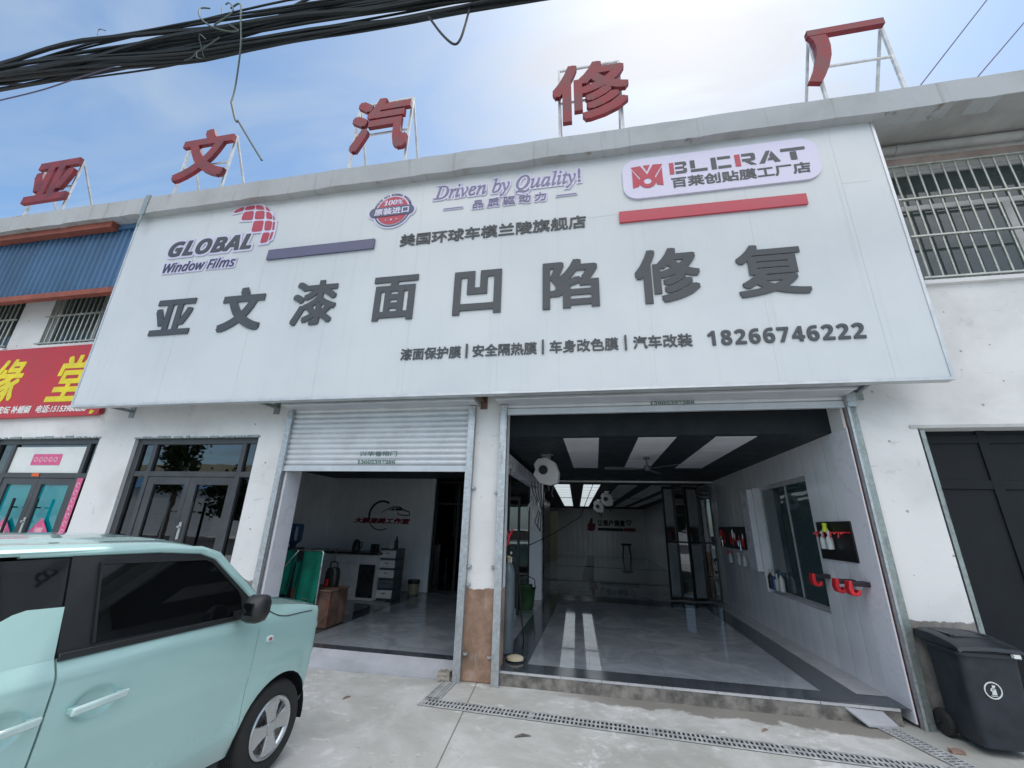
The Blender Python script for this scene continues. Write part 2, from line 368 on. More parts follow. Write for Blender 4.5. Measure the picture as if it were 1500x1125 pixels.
glass('pane_inner', (.24, .30, .30), 1.5, .03, .05, (.10, .16, .165))
basic('tint_glass', (.004, .0045, .005), .03, rvar=.01)
basic('mint_light', (.58, .74, .72), .18, coat=1.)
basic('lens', (.40, .17, .15), .15)
basic('leaf', (.05, .085, .025), .6, var=.5, vs=3)
basic('bark', (.12, .09, .06), .9)
basic('far_wall', (.50, .42, .28), .85, var=.12, vs=.6)
basic('far_glass', (.03, .04, .05), .1)
basic('far_roof', (.10, .24, .42), .5)
basic('asphalt', (.055, .055, .058), .9, var=.3, vs=4, bmp=.2)

# ------------------------------------------------------------------ mesh helpers
def mat(n): return MT[n]
class MB:
    def __init__(s): s.v = []; s.f = []; s.mi = []
    def add(s, vs, fs, mi=0):
        n = len(s.v); s.v += [tuple(map(float, p)) for p in vs]; s.f += [tuple(i+n for i in f) for f in fs]; s.mi += [mi]*len(fs); return s
    def box(s, x0, y0, z0, x1, y1, z1, mi=0):
        x0, x1 = sorted((x0, x1)); y0, y1 = sorted((y0, y1)); z0, z1 = sorted((z0, z1))
        return s.add([(x0, y0, z0), (x1, y0, z0), (x1, y1, z0), (x0, y1, z0), (x0, y0, z1), (x1, y0, z1), (x1, y1, z1), (x0, y1, z1)],
                     [(0, 3, 2, 1), (4, 5, 6, 7), (0, 1, 5, 4), (1, 2, 6, 5), (2, 3, 7, 6), (3, 0, 4, 7)], mi)
    def obox(s, c, ax, ay, az, mi=0):
        c, ax, ay, az = map(Vector, (c, ax, ay, az)); p = []
        for k in (-1, 1):
            for i, j in ((-1, -1), (1, -1), (1, 1), (-1, 1)): p.append(c+ax*i+ay*j+az*k)
        return s.add(p, [(0, 3, 2, 1), (4, 5, 6, 7), (0, 1, 5, 4), (1, 2, 6, 5), (2, 3, 7, 6), (3, 0, 4, 7)], mi)
    def bar(s, a, b, w, h=None, up=(0, 0, 1), mi=0):
        a, b = Vector(a), Vector(b); d = (b-a); l = d.length/2; d.normalize(); h = h or w
        u = Vector(up)
        if abs(d.dot(u)) > .98: u = Vector((0, 1, 0))
        x = d.cross(u).normalized(); y = x.cross(d)
        return s.obox((a+b)/2, x*w/2, d*l, y*h/2, mi)
    def tube(s, path, r, n=8, mi=0, cap=True):
        P = [Vector(p) for p in path]; m = len(P); rs = r if isinstance(r, (list, tuple)) else [r]*m
        vs, fs = [], []; x = None
        for i, p in enumerate(P):
            d = (P[min(i+1, m-1)]-P[max(i-1, 0)]).normalized()
            if x is None:
                u = Vector((0, 0, 1)) if abs(d.z) < .9 else Vector((1, 0, 0)); x = d.cross(u).normalized()
            else: x = (x-d*x.dot(d)).normalized()
            y = d.cross(x)
            for k in range(n):
                t = 2*math.pi*k/n; vs.append(p+(x*math.cos(t)+y*math.sin(t))*rs[i])
        for i in range(m-1):
            for k in range(n): fs.append((i*n+k, i*n+(k+1) % n, (i+1)*n+(k+1) % n, (i+1)*n+k))
        if cap: fs.append(tuple(range(n-1, -1, -1))); fs.append(tuple((m-1)*n+k for k in range(n)))
        return s.add(vs, fs, mi)
    def lathe(s, prof, c, axis=(0, 0, 1), n=24, mi=0):
        """prof: (radius, height) pairs along axis"""
        d = Vector(axis).normalized(); u = Vector((0, 0, 1)) if abs(d.z) < .9 else Vector((1, 0, 0))
        x = d.cross(u).normalized(); y = d.cross(x); c = Vector(c); vs, fs = [], []
        for r, h in prof:
            for k in range(n):
                t = 2*math.pi*k/n; vs.append(c+d*h+(x*math.cos(t)+y*math.sin(t))*max(r, 1e-4))
        m = len(prof)
        for i in range(m-1):
            for k in range(n): fs.append((i*n+k, i*n+(k+1) % n, (i+1)*n+(k+1) % n, (i+1)*n+k))
        fs.append(tuple(range(n-1, -1, -1))); fs.append(tuple((m-1)*n+k for k in range(n)))
        return s.add(vs, fs, mi)
    def prism(s, poly, O, U, V, Nn, d0, d1, mi=0, side=None):
        """2-D polygon in the frame O,U,V extruded along Nn from d0 to d1"""
        O, U, V, Nn = map(Vector, (O, U, V, Nn)); n = len(poly)
        ar = sum(poly[i][0]*poly[(i+1) % n][1]-poly[(i+1) % n][0]*poly[i][1] for i in range(n))
        if ar < 0: poly = poly[::-1]
        vs = [O+U*a+V*b+Nn*d0 for a, b in poly]+[O+U*a+V*b+Nn*d1 for a, b in poly]
        s.add(vs, [tuple(range(n-1, -1, -1)), tuple(range(n, 2*n))], mi)
        return s.add(vs, [(i, (i+1) % n, n+(i+1) % n, n+i) for i in range(n)], mi if side is None else side)
    def grid(s, P, mi=0, flip=False):
        """P: rows of points"""
        m, n = len(P), len(P[0]); vs = [p for r in P for p in r]; fs = []
        for i in range(m-1):
            for j in range(n-1):
                q = (i*n+j, i*n+j+1, (i+1)*n+j+1, (i+1)*n+j); fs.append(q[::-1] if flip else q)
        return s.add(vs, fs, mi)
    def build(s, name, mats, parent=None, bevel=0., smooth=False, sub=0, weld=False, local=False, ang=40, solid=0.):
        me = bpy.data.meshes.new(name); me.from_pydata(s.v, [], s.f)
        for m in ([mats] if isinstance(mats, str) else mats): me.materials.append(mat(m))
        me.polygons.foreach_set('material_index', s.mi)
        bm = bmesh.new(); bm.from_mesh(me)
        if weld or bevel or sub: bmesh.ops.remove_doubles(bm, verts=bm.verts, dist=1e-5)
        bmesh.ops.recalc_face_normals(bm, faces=bm.faces)
        bm.to_mesh(me); bm.free(); me.update()
        o = bpy.data.objects.new(name, me); COL.objects.link(o)
        if bevel:
            b = o.modifiers.new('edge', 'BEVEL'); b.width = bevel; b.segments = 2; b.limit_method = 'ANGLE'; b.angle_limit = R(35); b.use_clamp_overlap = True
        if solid:
            b = o.modifiers.new('skin', 'SOLIDIFY'); b.thickness = solid; b.offset = -1
        if sub:
            b = o.modifiers.new('sub', 'SUBSURF'); b.levels = sub; b.render_levels = sub
        if smooth or bevel or sub:
            me.polygons.foreach_set('use_smooth', [True]*len(me.polygons))
            if not sub:
                try: me.set_sharp_from_angle(angle=R(ang))
                except Exception: pass
        if parent is not None: attach(o, parent, local)
        return o
def world_of(o):
    m = Matrix.Translation(o.location) @ o.rotation_euler.to_matrix().to_4x4()
    return world_of(o.parent) @ o.matrix_parent_inverse @ m if o.parent else m
def attach(o, p, local=False):
    o.parent = p
    o.matrix_parent_inverse = Matrix() if local else world_of(p).inverted()
def tag(o, label=None, cat=None, group=None, kind=None):
    if label: o['label'] = label
    if cat: o['category'] = cat
    if group: o['group'] = group
    if kind: o['kind'] = kind
    return o
def thing(name, label, cat, loc, group=None, rz=0.):
    o = bpy.data.objects.new(name, None); COL.objects.link(o); o.location = loc; o.rotation_euler = (0, 0, rz); o.empty_display_size = .2
    return tag(o, label, cat, group)
def copy_tree(o, parent=None):
    c = o.copy(); COL.objects.link(c)
    if parent is not None: c.parent = parent
    for ch in [x for x in bpy.data.objects if x.parent == o]: copy_tree(ch, c)
    return c

# ------------------------------------------------------------------ lettering
_GL = {}
def glyph(body, depth_unit):
    key = body
    if key not in _GL:
        c = bpy.data.curves.new('lettering', 'FONT'); c.body = body; c.size = 1; c.extrude = .5; c.resolution_u = 3
        o = bpy.data.objects.new('lettering', c); COL.objects.link(o)
        me = bpy.data.meshes.new_from_object(o.evaluated_get(bpy.context.evaluated_depsgraph_get()))
        v = np.empty(len(me.vertices)*3); me.vertices.foreach_get('co', v); v = v.reshape(-1, 3)
        f = [tuple(p.vertices) for p in me.polygons]
        bpy.data.objects.remove(o); bpy.data.curves.remove(c); bpy.data.meshes.remove(me)
        _GL[key] = (v, f)
    return _GL[key]
SQ = [(0, 0), (-1, -1), (1, -1), (1, 1), (-1, 1), (0, -1), (1, 0), (0, 1), (-1, 0)]
def lettering(mb, body, box, frame, d0, d1, bold=0., slant=0., bold_y=None, mi=0, arc=None):
    """fit BODY into box (u0,u1,v0,v1) of frame (O,U,V,N); thickness d0..d1 along N; bold = thicker strokes, fraction of the box height"""
    v, f = glyph(body, 1); O, U, V, Nn = map(np.array, frame); u0, u1, w0, w1 = box
    a = v[:, 0]+slant*v[:, 1]; lo, hi = v.min(0), v.max(0); al, ah = a.min(), a.max()
    bx = bold*(w1-w0); by = bx if bold_y is None else bold_y*(w1-w0)
    pu = u0+bx+(a-al)/(ah-al)*(u1-u0-2*bx); pv = w0+by+(v[:, 1]-lo[1])/(hi[1]-lo[1])*(w1-w0-2*by)
    for k, (i, j) in enumerate(SQ if bold else SQ[:1]):
        d = d0+(v[:, 2]+.5)*(d1-d0-k*.00025)
        e_ = 1-.015*k; qu, qv = pu+i*bx*e_, pv+j*by*e_
        P = O+np.outer(qu, U)+np.outer(qv, V)+np.outer(d, Nn)
        mb.add(P.tolist(), f, mi)
    return mb
XZ = lambda y: ((0, y, 0), (1, 0, 0), (0, 0, 1), (0, -1, 0))     # a frame on a plane facing the street
def ribbon(pts, w):
    """closed outline of a stroke of width w along pts"""
    P = [Vector((*p, 0)) for p in pts]; a, b = [], []
    for i, p in enumerate(P):
        d = (P[min(i+1, len(P)-1)]-P[max(i-1, 0)]).normalized(); n = Vector((-d.y, d.x, 0))
        ww = w[i] if isinstance(w, (list, tuple)) else w
        a.append((p+n*ww/2)[:2]); b.append((p-n*ww/2)[:2])
    return a, b
def stroke(mb, pts, w, frame, d0, d1, mi=0):
    a, b = ribbon(pts, w)
    for i in range(len(a)-1):
        mb.prism([tuple(a[i]), tuple(a[i+1]), tuple(b[i+1]), tuple(b[i])], *frame, d0, d1, mi)
    return mb
def rrect(u0, u1, v0, v1, r, n=6):
    p = []
    for cx, cy, a0 in ((u1-r, v1-r, 0), (u0+r, v1-r, 90), (u0+r, v0+r, 180), (u1-r, v0+r, 270)):
        for k in range(n+1):
            t = R(a0+90*k/n); p.append((cx+r*math.cos(t), cy+r*math.sin(t)))
    return p
def ring_poly(mb, c, r0, r1, frame, d0, d1, a0=0, a1=360, n=40, mi=0):
    for k in range(n):
        t0, t1 = R(a0+(a1-a0)*k/n), R(a0+(a1-a0)*(k+1)/n)
        mb.prism([(c[0]+r*math.cos(t), c[1]+r*math.sin(t)) for r, t in ((r0, t0), (r1, t0), (r1, t1), (r0, t1))], *frame, d0, d1, mi)
    return mb

# ------------------------------------------------------------------ ground and building shell
FZ = .135                                    # inside floor level
g = MB(); g.add([(-150, -150, 0), (150, -150, 0), (150, 150, 0), (-150, 150, 0)], [(0, 1, 2, 3)])
tag(g.build('ground', 'ground_concrete'), 'pale worn concrete apron before the workshop', kind='structure')
g = MB(); g.add([(-150, -26, .006), (150, -26, .006), (150, -12, .006), (-150, -12, .006)], [(0, 1, 2, 3)])
tag(g.build('road', 'asphalt'), kind='structure')
fl = MB()
fl.add([(-9.8, .168, FZ-.004), (-1.30, .168, FZ-.004), (-1.30, 21, FZ-.004), (-9.8, 21, FZ-.004)], [(0, 1, 2, 3)]); fl.add([(-1.30, 0.0, FZ-.004), (2.8, 0.0, FZ-.004), (2.8, 21, FZ-.004), (-1.30, 21, FZ-.004)], [(0, 1, 2, 3)])
tag(fl.build('floor', 'floor_tile'), kind='structure')
fb = MB()
def strip(x0, y0, x1, y1, z=FZ): fb.add([(x0, y0, z), (x1, y0, z), (x1, y1, z), (x0, y1, z)], [(0, 1, 2, 3)])
strip(-1.06, 0.0, 2.69, .29); strip(2.11, .29, 2.42, 5.45); strip(-1.12, .29, -.79, 4.75); strip(-1.12, 4.75, 2.11, 5.45)
strip(-4.11, .17, -1.52, .35); strip(-4.05, .35, -3.74, 4.64); strip(-.45, 8.5, -.1, 20.4); strip(-1.6, 8.1, 2.6, 8.5); strip(-1.6, 13, 2.6, 13.4)
strip(-1.52, .17, -1.06, .29)
tag(fb.build('floor_border', 'border_tile'), kind='structure')
fk = MB(); fk.add([(2.42, .3, FZ), (2.69, .3, FZ), (2.69, 5.45, FZ), (2.42, 5.45, FZ)], [(0, 1, 2, 3)])
tag(fk.build('floor_skirt', 'skirt_tile'), kind='structure')

B = thing('shop_building', 'low two storey row of shops with white plastered front and open workshop bays', 'building', (0, 0, 0))
def wall_holes(x0, x1, z0, z1, holes, y0, y1):
    xs = sorted({x0, x1, *[h[0] for h in holes], *[h[1] for h in holes]}); zs = sorted({z0, z1, *[h[2] for h in holes], *[h[3] for h in holes]})
    xs = [x for x in xs if x0 <= x <= x1]; zs = [z for z in zs if z0 <= z <= z1]
    def solid(i, k):
        if not (0 <= i < len(xs)-1 and 0 <= k < len(zs)-1): return False
        cx, cz = (xs[i]+xs[i+1])/2, (zs[k]+zs[k+1])/2
        return not any(h[0] < cx < h[1] and h[2] < cz < h[3] for h in holes)
    m = MB()
    for i in range(len(xs)-1):
        for k in range(len(zs)-1):
            if not solid(i, k): continue
            a, b, c, d = xs[i], xs[i+1], zs[k], zs[k+1]
            m.add([(a, y0, c), (b, y0, c), (b, y0, d), (a, y0, d)], [(0, 1, 2, 3)]); m.add([(a, y1, c), (b, y1, c), (b, y1, d), (a, y1, d)], [(3, 2, 1, 0)])
            if not solid(i-1, k): m.add([(a, y0, c), (a, y1, c), (a, y1, d), (a, y0, d)], [(0, 3, 2, 1)])
            if not solid(i+1, k): m.add([(b, y0, c), (b, y1, c), (b, y1, d), (b, y0, d)], [(0, 1, 2, 3)])
            if not solid(i, k-1): m.add([(a, y0, c), (b, y0, c), (b, y1, c), (a, y1, c)], [(0, 3, 2, 1)])
            if not solid(i, k+1): m.add([(a, y0, d), (b, y0, d), (b, y1, d), (a, y1, d)], [(0, 1, 2, 3)])
    return m
HOLES = [(-9.62, -7.44, 0, 2.69), (-6.76, -4.62, 0, 2.67), (-4.11, 2.82, 0, 3.3), (3.37, 6.6, 0, 2.665),
         (-12.6, -10.3, 4.335, 6.1), (-9.55, -7.6, 4.335, 6.1), (3.87, 7.2, 4.40, 6.1)]
wall_holes(-14, 9.5, 0, 6.38, HOLES, 0, .25).build('front_wall', 'white_plaster', B, weld=True)
# post between the two bays, chipped plaster over bare render
p = MB(); p.box(-1.52, 0.002, 0, -1.06, .25, 3.3); p.build('post', 'post_plaster', B, bevel=.012)
# ragged plaster edges round the door heads
for x0, x1, z in ((-6.78, -4.6, 2.672), (-9.64, -7.42, 2.692)):
    p = MB(); xx = x0
    while xx < x1:
        w = random.uniform(.05, .22); h = random.uniform(.006, .03)
        p.box(xx, -.012, z-.01, min(xx+w, x1), .05, z+h); xx += w+random.uniform(0, .07)
    p.build('plaster_edge', 'old_zinc', B)
# roof slab with projecting eave and its weathered edge beam
p = MB(); p.box(-14, -.629, 6.383, 9.5, 9, 6.60); p.build('roof_slab', 'soffit', B)
n = 120; p = MB(); top, bot = [], []
for i in range(n+1):
    x = -14+23.5*i/n; jit = random.uniform(-.012, .012); top.append((x, 6.705+jit*.6)); bot.append((x, 6.376+jit))
p.prism(top+bot[::-1], (0, -.63, 0), (1, 0, 0), (0, 0, 1), (0, -1, 0), -.2, .012)
p.build('edge_beam', 'parapet_paint', B)
p = MB(); p.box(-7.33, -.655, 6.33, -7.23, -.644, 6.74); p.box(-7.33, -.65, 6.715, -7.23, -.3, 6.73); p.box(-7.30, -.648, 6.10, -7.25, -.64, 6.34)
p.build('flashing_strip', 'old_zinc', B)
p = MB(); p.box(3.4, -.008, 6.11, 9.5, .0, 6.23); p.build('bare_band', 'bare_band', B)
p = MB(); p.tube([(3.4, -.085, 6.30), (9.5, -.085, 6.30)], .06, 12)
for x in (4.0, 5.35, 6.7, 8.0): p.tube([(x-.04, -.085, 6.30), (x+.04, -.085, 6.30)], .068, 12)
p.build('pipe', 'soffit', B, smooth=True)
# upper windows with security bars
def barred_window(x0, x1, z0, z1, pitch, mull, rails):
    f = MB(); y = .12
    for a, b, c, d in ((x0, x1, z0, z0+.06), (x0, x1, z1-.06, z1), (x0, x0+.06, z0+.06, z1-.06), (x1-.06, x1, z0+.06, z1-.06)): f.box(a, y-.03, c, b, y+.03, d)
    zt = z0+(z1-z0)*.66; f.box(x0+.06, y-.028, zt-.035, x1-.06, y+.028, zt+.035)
    for mx in mull: f.box(mx-.04, y-.026, z0+.06, mx+.04, y+.026, zt-.035)
    w = f.build('window', 'window_frame', B)
    q = MB(); q.box(x0+.06, y-.005, z0+.06, x1-.06, y+.005, z1-.06); q.build('pane', 'pane_upper', w)
    q = MB(); k = 0; x = x0+.05
    while x < x1-.02: q.tube([(x, -.03, z0+.01), (x, -.03, z1-.01)], .011, 6); x += pitch
    for r in rails: q.bar((x0-.02, -.045, r), (x1+.02, -.045, r), .03, .02)
    q.build('security_grille', 'bar_steel', w)
    q = MB(); q.box(x0-.03, -.05, z0-.05, x1+.03, .09, z0-.002); q.build('sill', 'white_plaster', w)
barred_window(3.87, 7.2, 4.40, 6.1, .135, (5.06, 6.2), (4.43, 5.0, 5.55, 6.07))
barred_window(-9.55, -7.6, 4.335, 6.1, .115, (-8.55,), (4.37, 4.9, 5.6))
barred_window(-12.6, -10.3, 4.335, 6.1, .115, (-11.4,), (4.37, 4.9, 5.6))
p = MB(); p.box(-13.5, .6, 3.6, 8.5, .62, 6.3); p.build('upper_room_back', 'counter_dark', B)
# corrugated blue fascia over the neighbour with rusty trim
p = MB(); rows = []; x = -14.0
prof = []
while x < -7.25:
    prof += [(x, -.40), (x+.055, -.40), (x+.075, -.43), (x+.105, -.43)]; x += .125
for (x, y) in prof: pass
p.grid([[(x, y, 5.09) for x, y in prof], [(x, y, 5.7) for x, y in prof], [(x, y, 6.36) for x, y in prof]])
p.build('blue_cladding', 'blue_sheet', B)
p = MB(); p.box(-14, -.46, 5.0, -7.3, -.36, 5.095); p.build('trim', 'rust_red', B)
p = MB(); p.box(-14, -.56, 6.26, -8.0, -.44, 6.375); p.build('trim', 'rust_red', B)
p = MB(); p.box(-8.0, -.46, 6.28, -7.3, -.43, 6.375); p.build('trim', 'blue_sheet', B)
p = MB(); p.box(-14, -.39, 5.095, -7.35, -.37, 6.36); p.build('cladding_backing', 'soffit', B)

# ------------------------------------------------------------------ doors of the shops
def shop_door(x0, x1, ztop, ml, mr, mid, zt0, zt1, pane, pane_top, lg, rg, hx, zgt, ):
    f = MB(); y0, y1 = .05, .13
    f.box(x0, y0, 0, x0+.10, y1, ztop); f.box(x1-.05, y0, 0, x1, y1, ztop); f.box(x0+.10, y0, ztop-.085, x1-.05, y1, ztop)
    f.box(ml-.07, y0+.002, 0, ml, y1, ztop-.085); f.box(mr, y0+.002, 0, mr+.07, y1, ztop-.085)
    f.box(x0+.1, y0+.004, zt0, ml-.07, y1, zt1); f.box(mr+.07, y0+.004, zt0, x1-.05, y1, zt1); f.box(ml, y0+.004, zt0, mr, y1, zt1)
    d = f.build('double_door', 'dark_frame', B, bevel=.004)
    q = MB(); q.box(x0+.10, .088, .02, ml-.07, .094, zt0); q.box(x0+.1, .088, zt1, ml-.07, .094, ztop-.085); q.build('sidelight', 'pane_dark', d)
    q = MB(); q.box(mr+.07, .088, .02, x1-.05, .094, zt0); q.box(mr+.07, .088, zt1, x1-.05, .094, ztop-.085); q.build('sidelight', 'pane_dark', d)
    q = MB(); q.box(ml, .088, zt1, mr, .094, ztop-.085); q.build('transom_pane', pane_top, d)
    for a, b, ga, gb, h in ((ml+.004, mid-.003, lg[0], lg[1], hx[0]), (mid+.003, mr-.004, rg[0], rg[1], hx[1])):
        q = MB(); q.box(a, .062, .02, ga, .122, zt0-.006); q.box(gb, .062, .02, b, .122, zt0-.006); q.box(ga, .062, zgt, gb, .122, zt0-.006); q.box(ga, .062, .02, gb, .122, .3)
        q.build('door_leaf', 'dark_frame', d, bevel=.003)
        q = MB(); q.box(ga, .09, .3, gb, .096, zgt); q.build('door_pane', pane, d)
        q = MB(); q.tube([(h, -.01, .95), (h, -.01, 1.77)], .018, 10)
        for z in (1.08, 1.64): q.tube([(h, -.01, z), (h, .065, z)], .011, 8)
        q.build('handle', 'black', d, smooth=True)
    q = MB(); q.box(mid+.035, .045, 1.28, mid+.075, .062, 1.5); q.lathe([(.016, 0), (.016, .03)], (mid+.055, .045, 1.44), (0, -1, 0), 12); q.build('lock', 'silver', d)
shop_door(-6.76, -4.62, 2.67, -6.385, -4.91, -5.65, 2.115, 2.19, 'pane_dark', 'pane_dark', (-6.262, -5.727), (-5.523, -4.99), (-5.805, -5.42), 2.006)
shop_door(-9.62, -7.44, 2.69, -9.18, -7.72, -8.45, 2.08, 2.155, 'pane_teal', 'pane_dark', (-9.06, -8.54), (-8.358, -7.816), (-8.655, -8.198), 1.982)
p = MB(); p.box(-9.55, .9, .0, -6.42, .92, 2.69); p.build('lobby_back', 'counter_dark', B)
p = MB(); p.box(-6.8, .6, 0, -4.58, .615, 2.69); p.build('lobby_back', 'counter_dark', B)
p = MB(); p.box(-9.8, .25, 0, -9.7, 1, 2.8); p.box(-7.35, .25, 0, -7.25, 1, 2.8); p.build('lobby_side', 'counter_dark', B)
# big dark sheet-metal door beyond the bin
f = MB(); f.box(3.37, .16, 0, 6.6, .2, 2.665)
for x in (3.37, 3.98, 4.60, 5.25, 5.9): f.box(x, .141, 0, x+.09, .16, 2.665)
for z in (.05, 2.06, 2.53): f.box(3.37, .145, z, 6.6, .16, z+.09)
d = f.build('metal_door', 'metal_door', B, bevel=.004)
q = MB(); q.box(3.385, -.004, 0, 3.425, .05, 2.65); q.build('frame', 'old_zinc', d)
q = MB(); q.box(3.3, -.012, 2.668, 6.6, .06, 2.70); q.build('frame', 'window_frame', d)

# ------------------------------------------------------------------ roller shutters
def slat_profile(z0, z1, pitch, y):
    pr = []; z = z0
    while z < z1-1e-4:
        for t, dy in ((0, .006), (.08, 0), (.25, -.010), (.5, -.014), (.75, -.010), (.92, 0)): pr.append((y+dy, z+t*pitch))
        z += pitch
    pr.append((y+.006, z)); return pr
def shutter(x0, x1, zb, zbox, box_x0, box_x1, name):
    pr = slat_profile(zb+.075, zbox+.1, .072, -.02)
    c = MB(); c.grid([[(x0, y, z) for y, z in pr], [(x1, y, z) for y, z in pr]])
    s = c.build(name, 'shutter', B, smooth=True, ang=30)
    q = MB(); q.box(x0+.01, -.04, zb, x1-.01, -.005, zb+.07); q.box(x0+.01, -.05, zb-.004, x1-.01, .0, zb+.012)
    for i in range(12): q.lathe([(.006, 0), (.006, .006)], (x0+.15+(x1-x0-.3)*i/11, -.04, zb+.035), (0, -1, 0), 6)
    q.build('bottom_bar', 'shutter', s)
    q = MB(); q.box(box_x0, -.29, zbox, box_x1, -.004, 3.5); q.box(box_x0-.004, -.296, zbox-.004, box_x1+.004, -.284, zbox+.03); q.build('shutter_box', 'shutter', s, bevel=.008)
    for a, b in ((x0-.07, x0+.012), (x1-.012, x1+.07) if x1 < 0 else (x1-.008, x1+.014)):
        q = MB(); q.box(a, -.075, .0, b, -.06, zbox-.01); q.box(a, -.06, .0, a+.012, .0, zbox-.01); q.box(b-.012, -.06, .0, b, -.03, zbox-.01)
        q.box(a, -.012, .0, b, -.002, zbox-.01); q.build('shutter_guide', 'galvanised', s)
    return s
S1 = shutter(-4.10, -1.525, 2.195, 3.03, -4.12, -1.42, 'roller_shutter')
S2 = shutter(-1.05, 2.735, 2.905, 3.03, -1.15, 2.74, 'roller_shutter')
q = MB(); lettering(q, '兴华卷帘门', (-3.0, -2.48, 2.385, 2.45), XZ(-.034), .0, .004); q.build('lettering', 'shutter_ink', S1)
q = MB(); lettering(q, '𝟏𝟑𝟔𝟎𝟓𝟑𝟗𝟕𝟑𝟖𝟔', (-3.02, -2.49, 2.285, 2.335), XZ(-.034), .0, .004); q.build('lettering', 'shutter_ink', S1)
q = MB(); lettering(q, '𝟏𝟑𝟔𝟎𝟓𝟑𝟗𝟕𝟑𝟖𝟔', (.69, 1.19, 2.985, 3.025), XZ(-.036), .0, .004); q.build('lettering', 'shutter_ink', S2)
q = MB(); q.box(2.752, -.045, .0, 2.826, -.002, 2.95); q.build('steel_strip', 'old_zinc', S2)
q = MB(); q.box(2.735, -.09, 2.90, 2.83, -.0, 3.06); q.build('guide_cap', 'galvanised', S2)
for x, z in ((-1.43, 1.126), (-1.154, 1.132), (-1.43, .94), (-1.42, .263), (-1.154, .249), (-1.43, 2.0), (-1.15, 1.95)):
    cl = MB(); cl.box(x-.022, -.035, z-.012, x+.022, -.002, z+.012); cl.lathe([(.012, 0), (.012, .03)], (x, -.02, z), (0, -1, 0), 8)
    cl.build('latch_lug', 'galvanised', B)

# ------------------------------------------------------------------ inside of the building
def part(name, m, boxes, bevel=0., par=None):
    q = MB()
    for b in boxes: q.box(*b)
    return q.build(name, m, par or B, bevel=bevel)
CZ = 2.68
rw = MB()   # right side wall with a window hole (plane x = 2.69)
def yz_wall(m, X, X2, ys, zs, hole):
    for i in range(len(ys)-1):
        for k in range(len(zs)-1):
            if hole[0] <= ys[i] < hole[1] and hole[2] <= zs[k] < hole[3]: continue
            m.box(X, ys[i], zs[k], X2, ys[i+1], zs[k+1])
yz_wall(rw, 2.69, 2.80, [.30, 1.09, 3.02, 20.6], [FZ-.03, .70, 2.30, CZ], (1.09, 3.02, .70, 2.30))
rw.build('side_wall', 'wall_panel', B)
q = MB(); q.prism([(2.685, .30), (2.700, -.012), (2.714, -.012), (2.80, .30)], (0, 0, 0), (1, 0, 0), (0, 1, 0), (0, 0, 1), .03, 2.68); q.build('jamb_panel', 'jamb_panel', B)
part('jamb_gap', 'rust_red', [(2.7165, -.004, .02, 2.724, .05, 3.02)])
part('jamb_panel', 'post_plaster', [(2.692, .0, 2.682, 2.80, .45, 3.3)])
part('jamb_panel', 'jamb_panel', [(-4.16, .254, FZ, -4.06, .30, 2.75), (-4.085, .0, FZ, -4.055, .254, 3.0)])
wf = MB()
for b in ((2.80, 1.09, .70, 2.84, 3.02, .74), (2.80, 1.09, 2.26, 2.84, 3.02, 2.30), (2.80, 1.09, .74, 2.84, 1.13, 2.26), (2.80, 2.98, .74, 2.84, 3.02, 2.26), (2.805, 2.02, .74, 2.835, 2.05, 2.26)): wf.box(*b)
w = wf.build('inner_window', 'alu', B)
q = MB(); q.box(2.815, 1.13, .74, 2.823, 2.98, 2.26); q.build('pane', 'pane_inner', w)
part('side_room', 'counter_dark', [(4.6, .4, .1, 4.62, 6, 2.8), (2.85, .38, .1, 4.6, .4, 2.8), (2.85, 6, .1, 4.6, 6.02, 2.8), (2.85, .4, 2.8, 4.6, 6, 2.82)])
part('pilaster', 'jamb_panel', [(2.60, 3.06, .98, 2.687, 3.40, 2.29)], .004)
part('ceiling', 'ceiling_dark', [(-1.45, .27, CZ, 2.80, 20.8, CZ+.03), (-9.8, .27, 2.60, -1.45, 8.2, 2.63), (-1.47, .27, 2.63, -1.45, 8.2, CZ+.03), (-4.0, 8.2, CZ, -1.45, 20.8, CZ+.03)])
part('ceiling_edge', 'ceiling_black', [(-4.2, .253, 2.60, -1.5, .268, 3.3), (-1.08, .253, CZ, 2.69, .268, 3.3)])
# flat ceiling panels, dark in the front bay, two rows lit in the hall
for x0, x1 in ((-.37, .085), (.575, 1.03), (1.49, 1.95)):
    for y0, y1 in ((.38, 1.30), (1.335, 2.25), (2.285, 3.20)):
        part('ceiling_panel', 'panel_off', [(x0, y0, CZ-.006, x1, y1, CZ-.001)])
def skew_panel(x0, x1, y0, y1, m):
    q = MB(); s = -.042
    q.add([(x0+s*(y0-7), y0, CZ-.004), (x1+s*(y0-7), y0, CZ-.004), (x1+s*(y1-7), y1, CZ-.004), (x0+s*(y1-7), y1, CZ-.004)], [(0, 3, 2, 1)])
    q.build('ceiling_panel', m, B)
for k, (x0, x1) in enumerate(((-1.10, -.66), (-.29, .15), (.62, 1.12), (1.45, 1.95), (2.2, 2.6))):
    for y0, y1 in ((6.5, 11.6), (11.9, 18.2)): skew_panel(x0, x1, y0, y1, 'panel_lit' if k < 2 else 'panel_off')
for y in range(7, 18):
    for k in range(2):
        x0 = (-1.10, -.29)[k]-.042*(y-7); part('panel_bar', 'alu', [(x0, y+.2, CZ-.012, x0+.45, y+.23, CZ-.006)])
part('door_track', 'alu', [(-1.16, 5.46, CZ-.045, 2.69, 5.50, CZ-.008)])
part('back_wall', 'wall_panel', [(-4, 20.5, FZ-.03, 2.69, 20.6, CZ)])
part('hall_wall', 'counter_dark', [(-2.0, 5.6, FZ-.03, -1.95, 14.2, CZ), (-3.75, 7.5, FZ-.03, -2.0, 7.55, 2.6), (-4.0, 7.5, FZ-.03, -3.95, 20.6, CZ)])
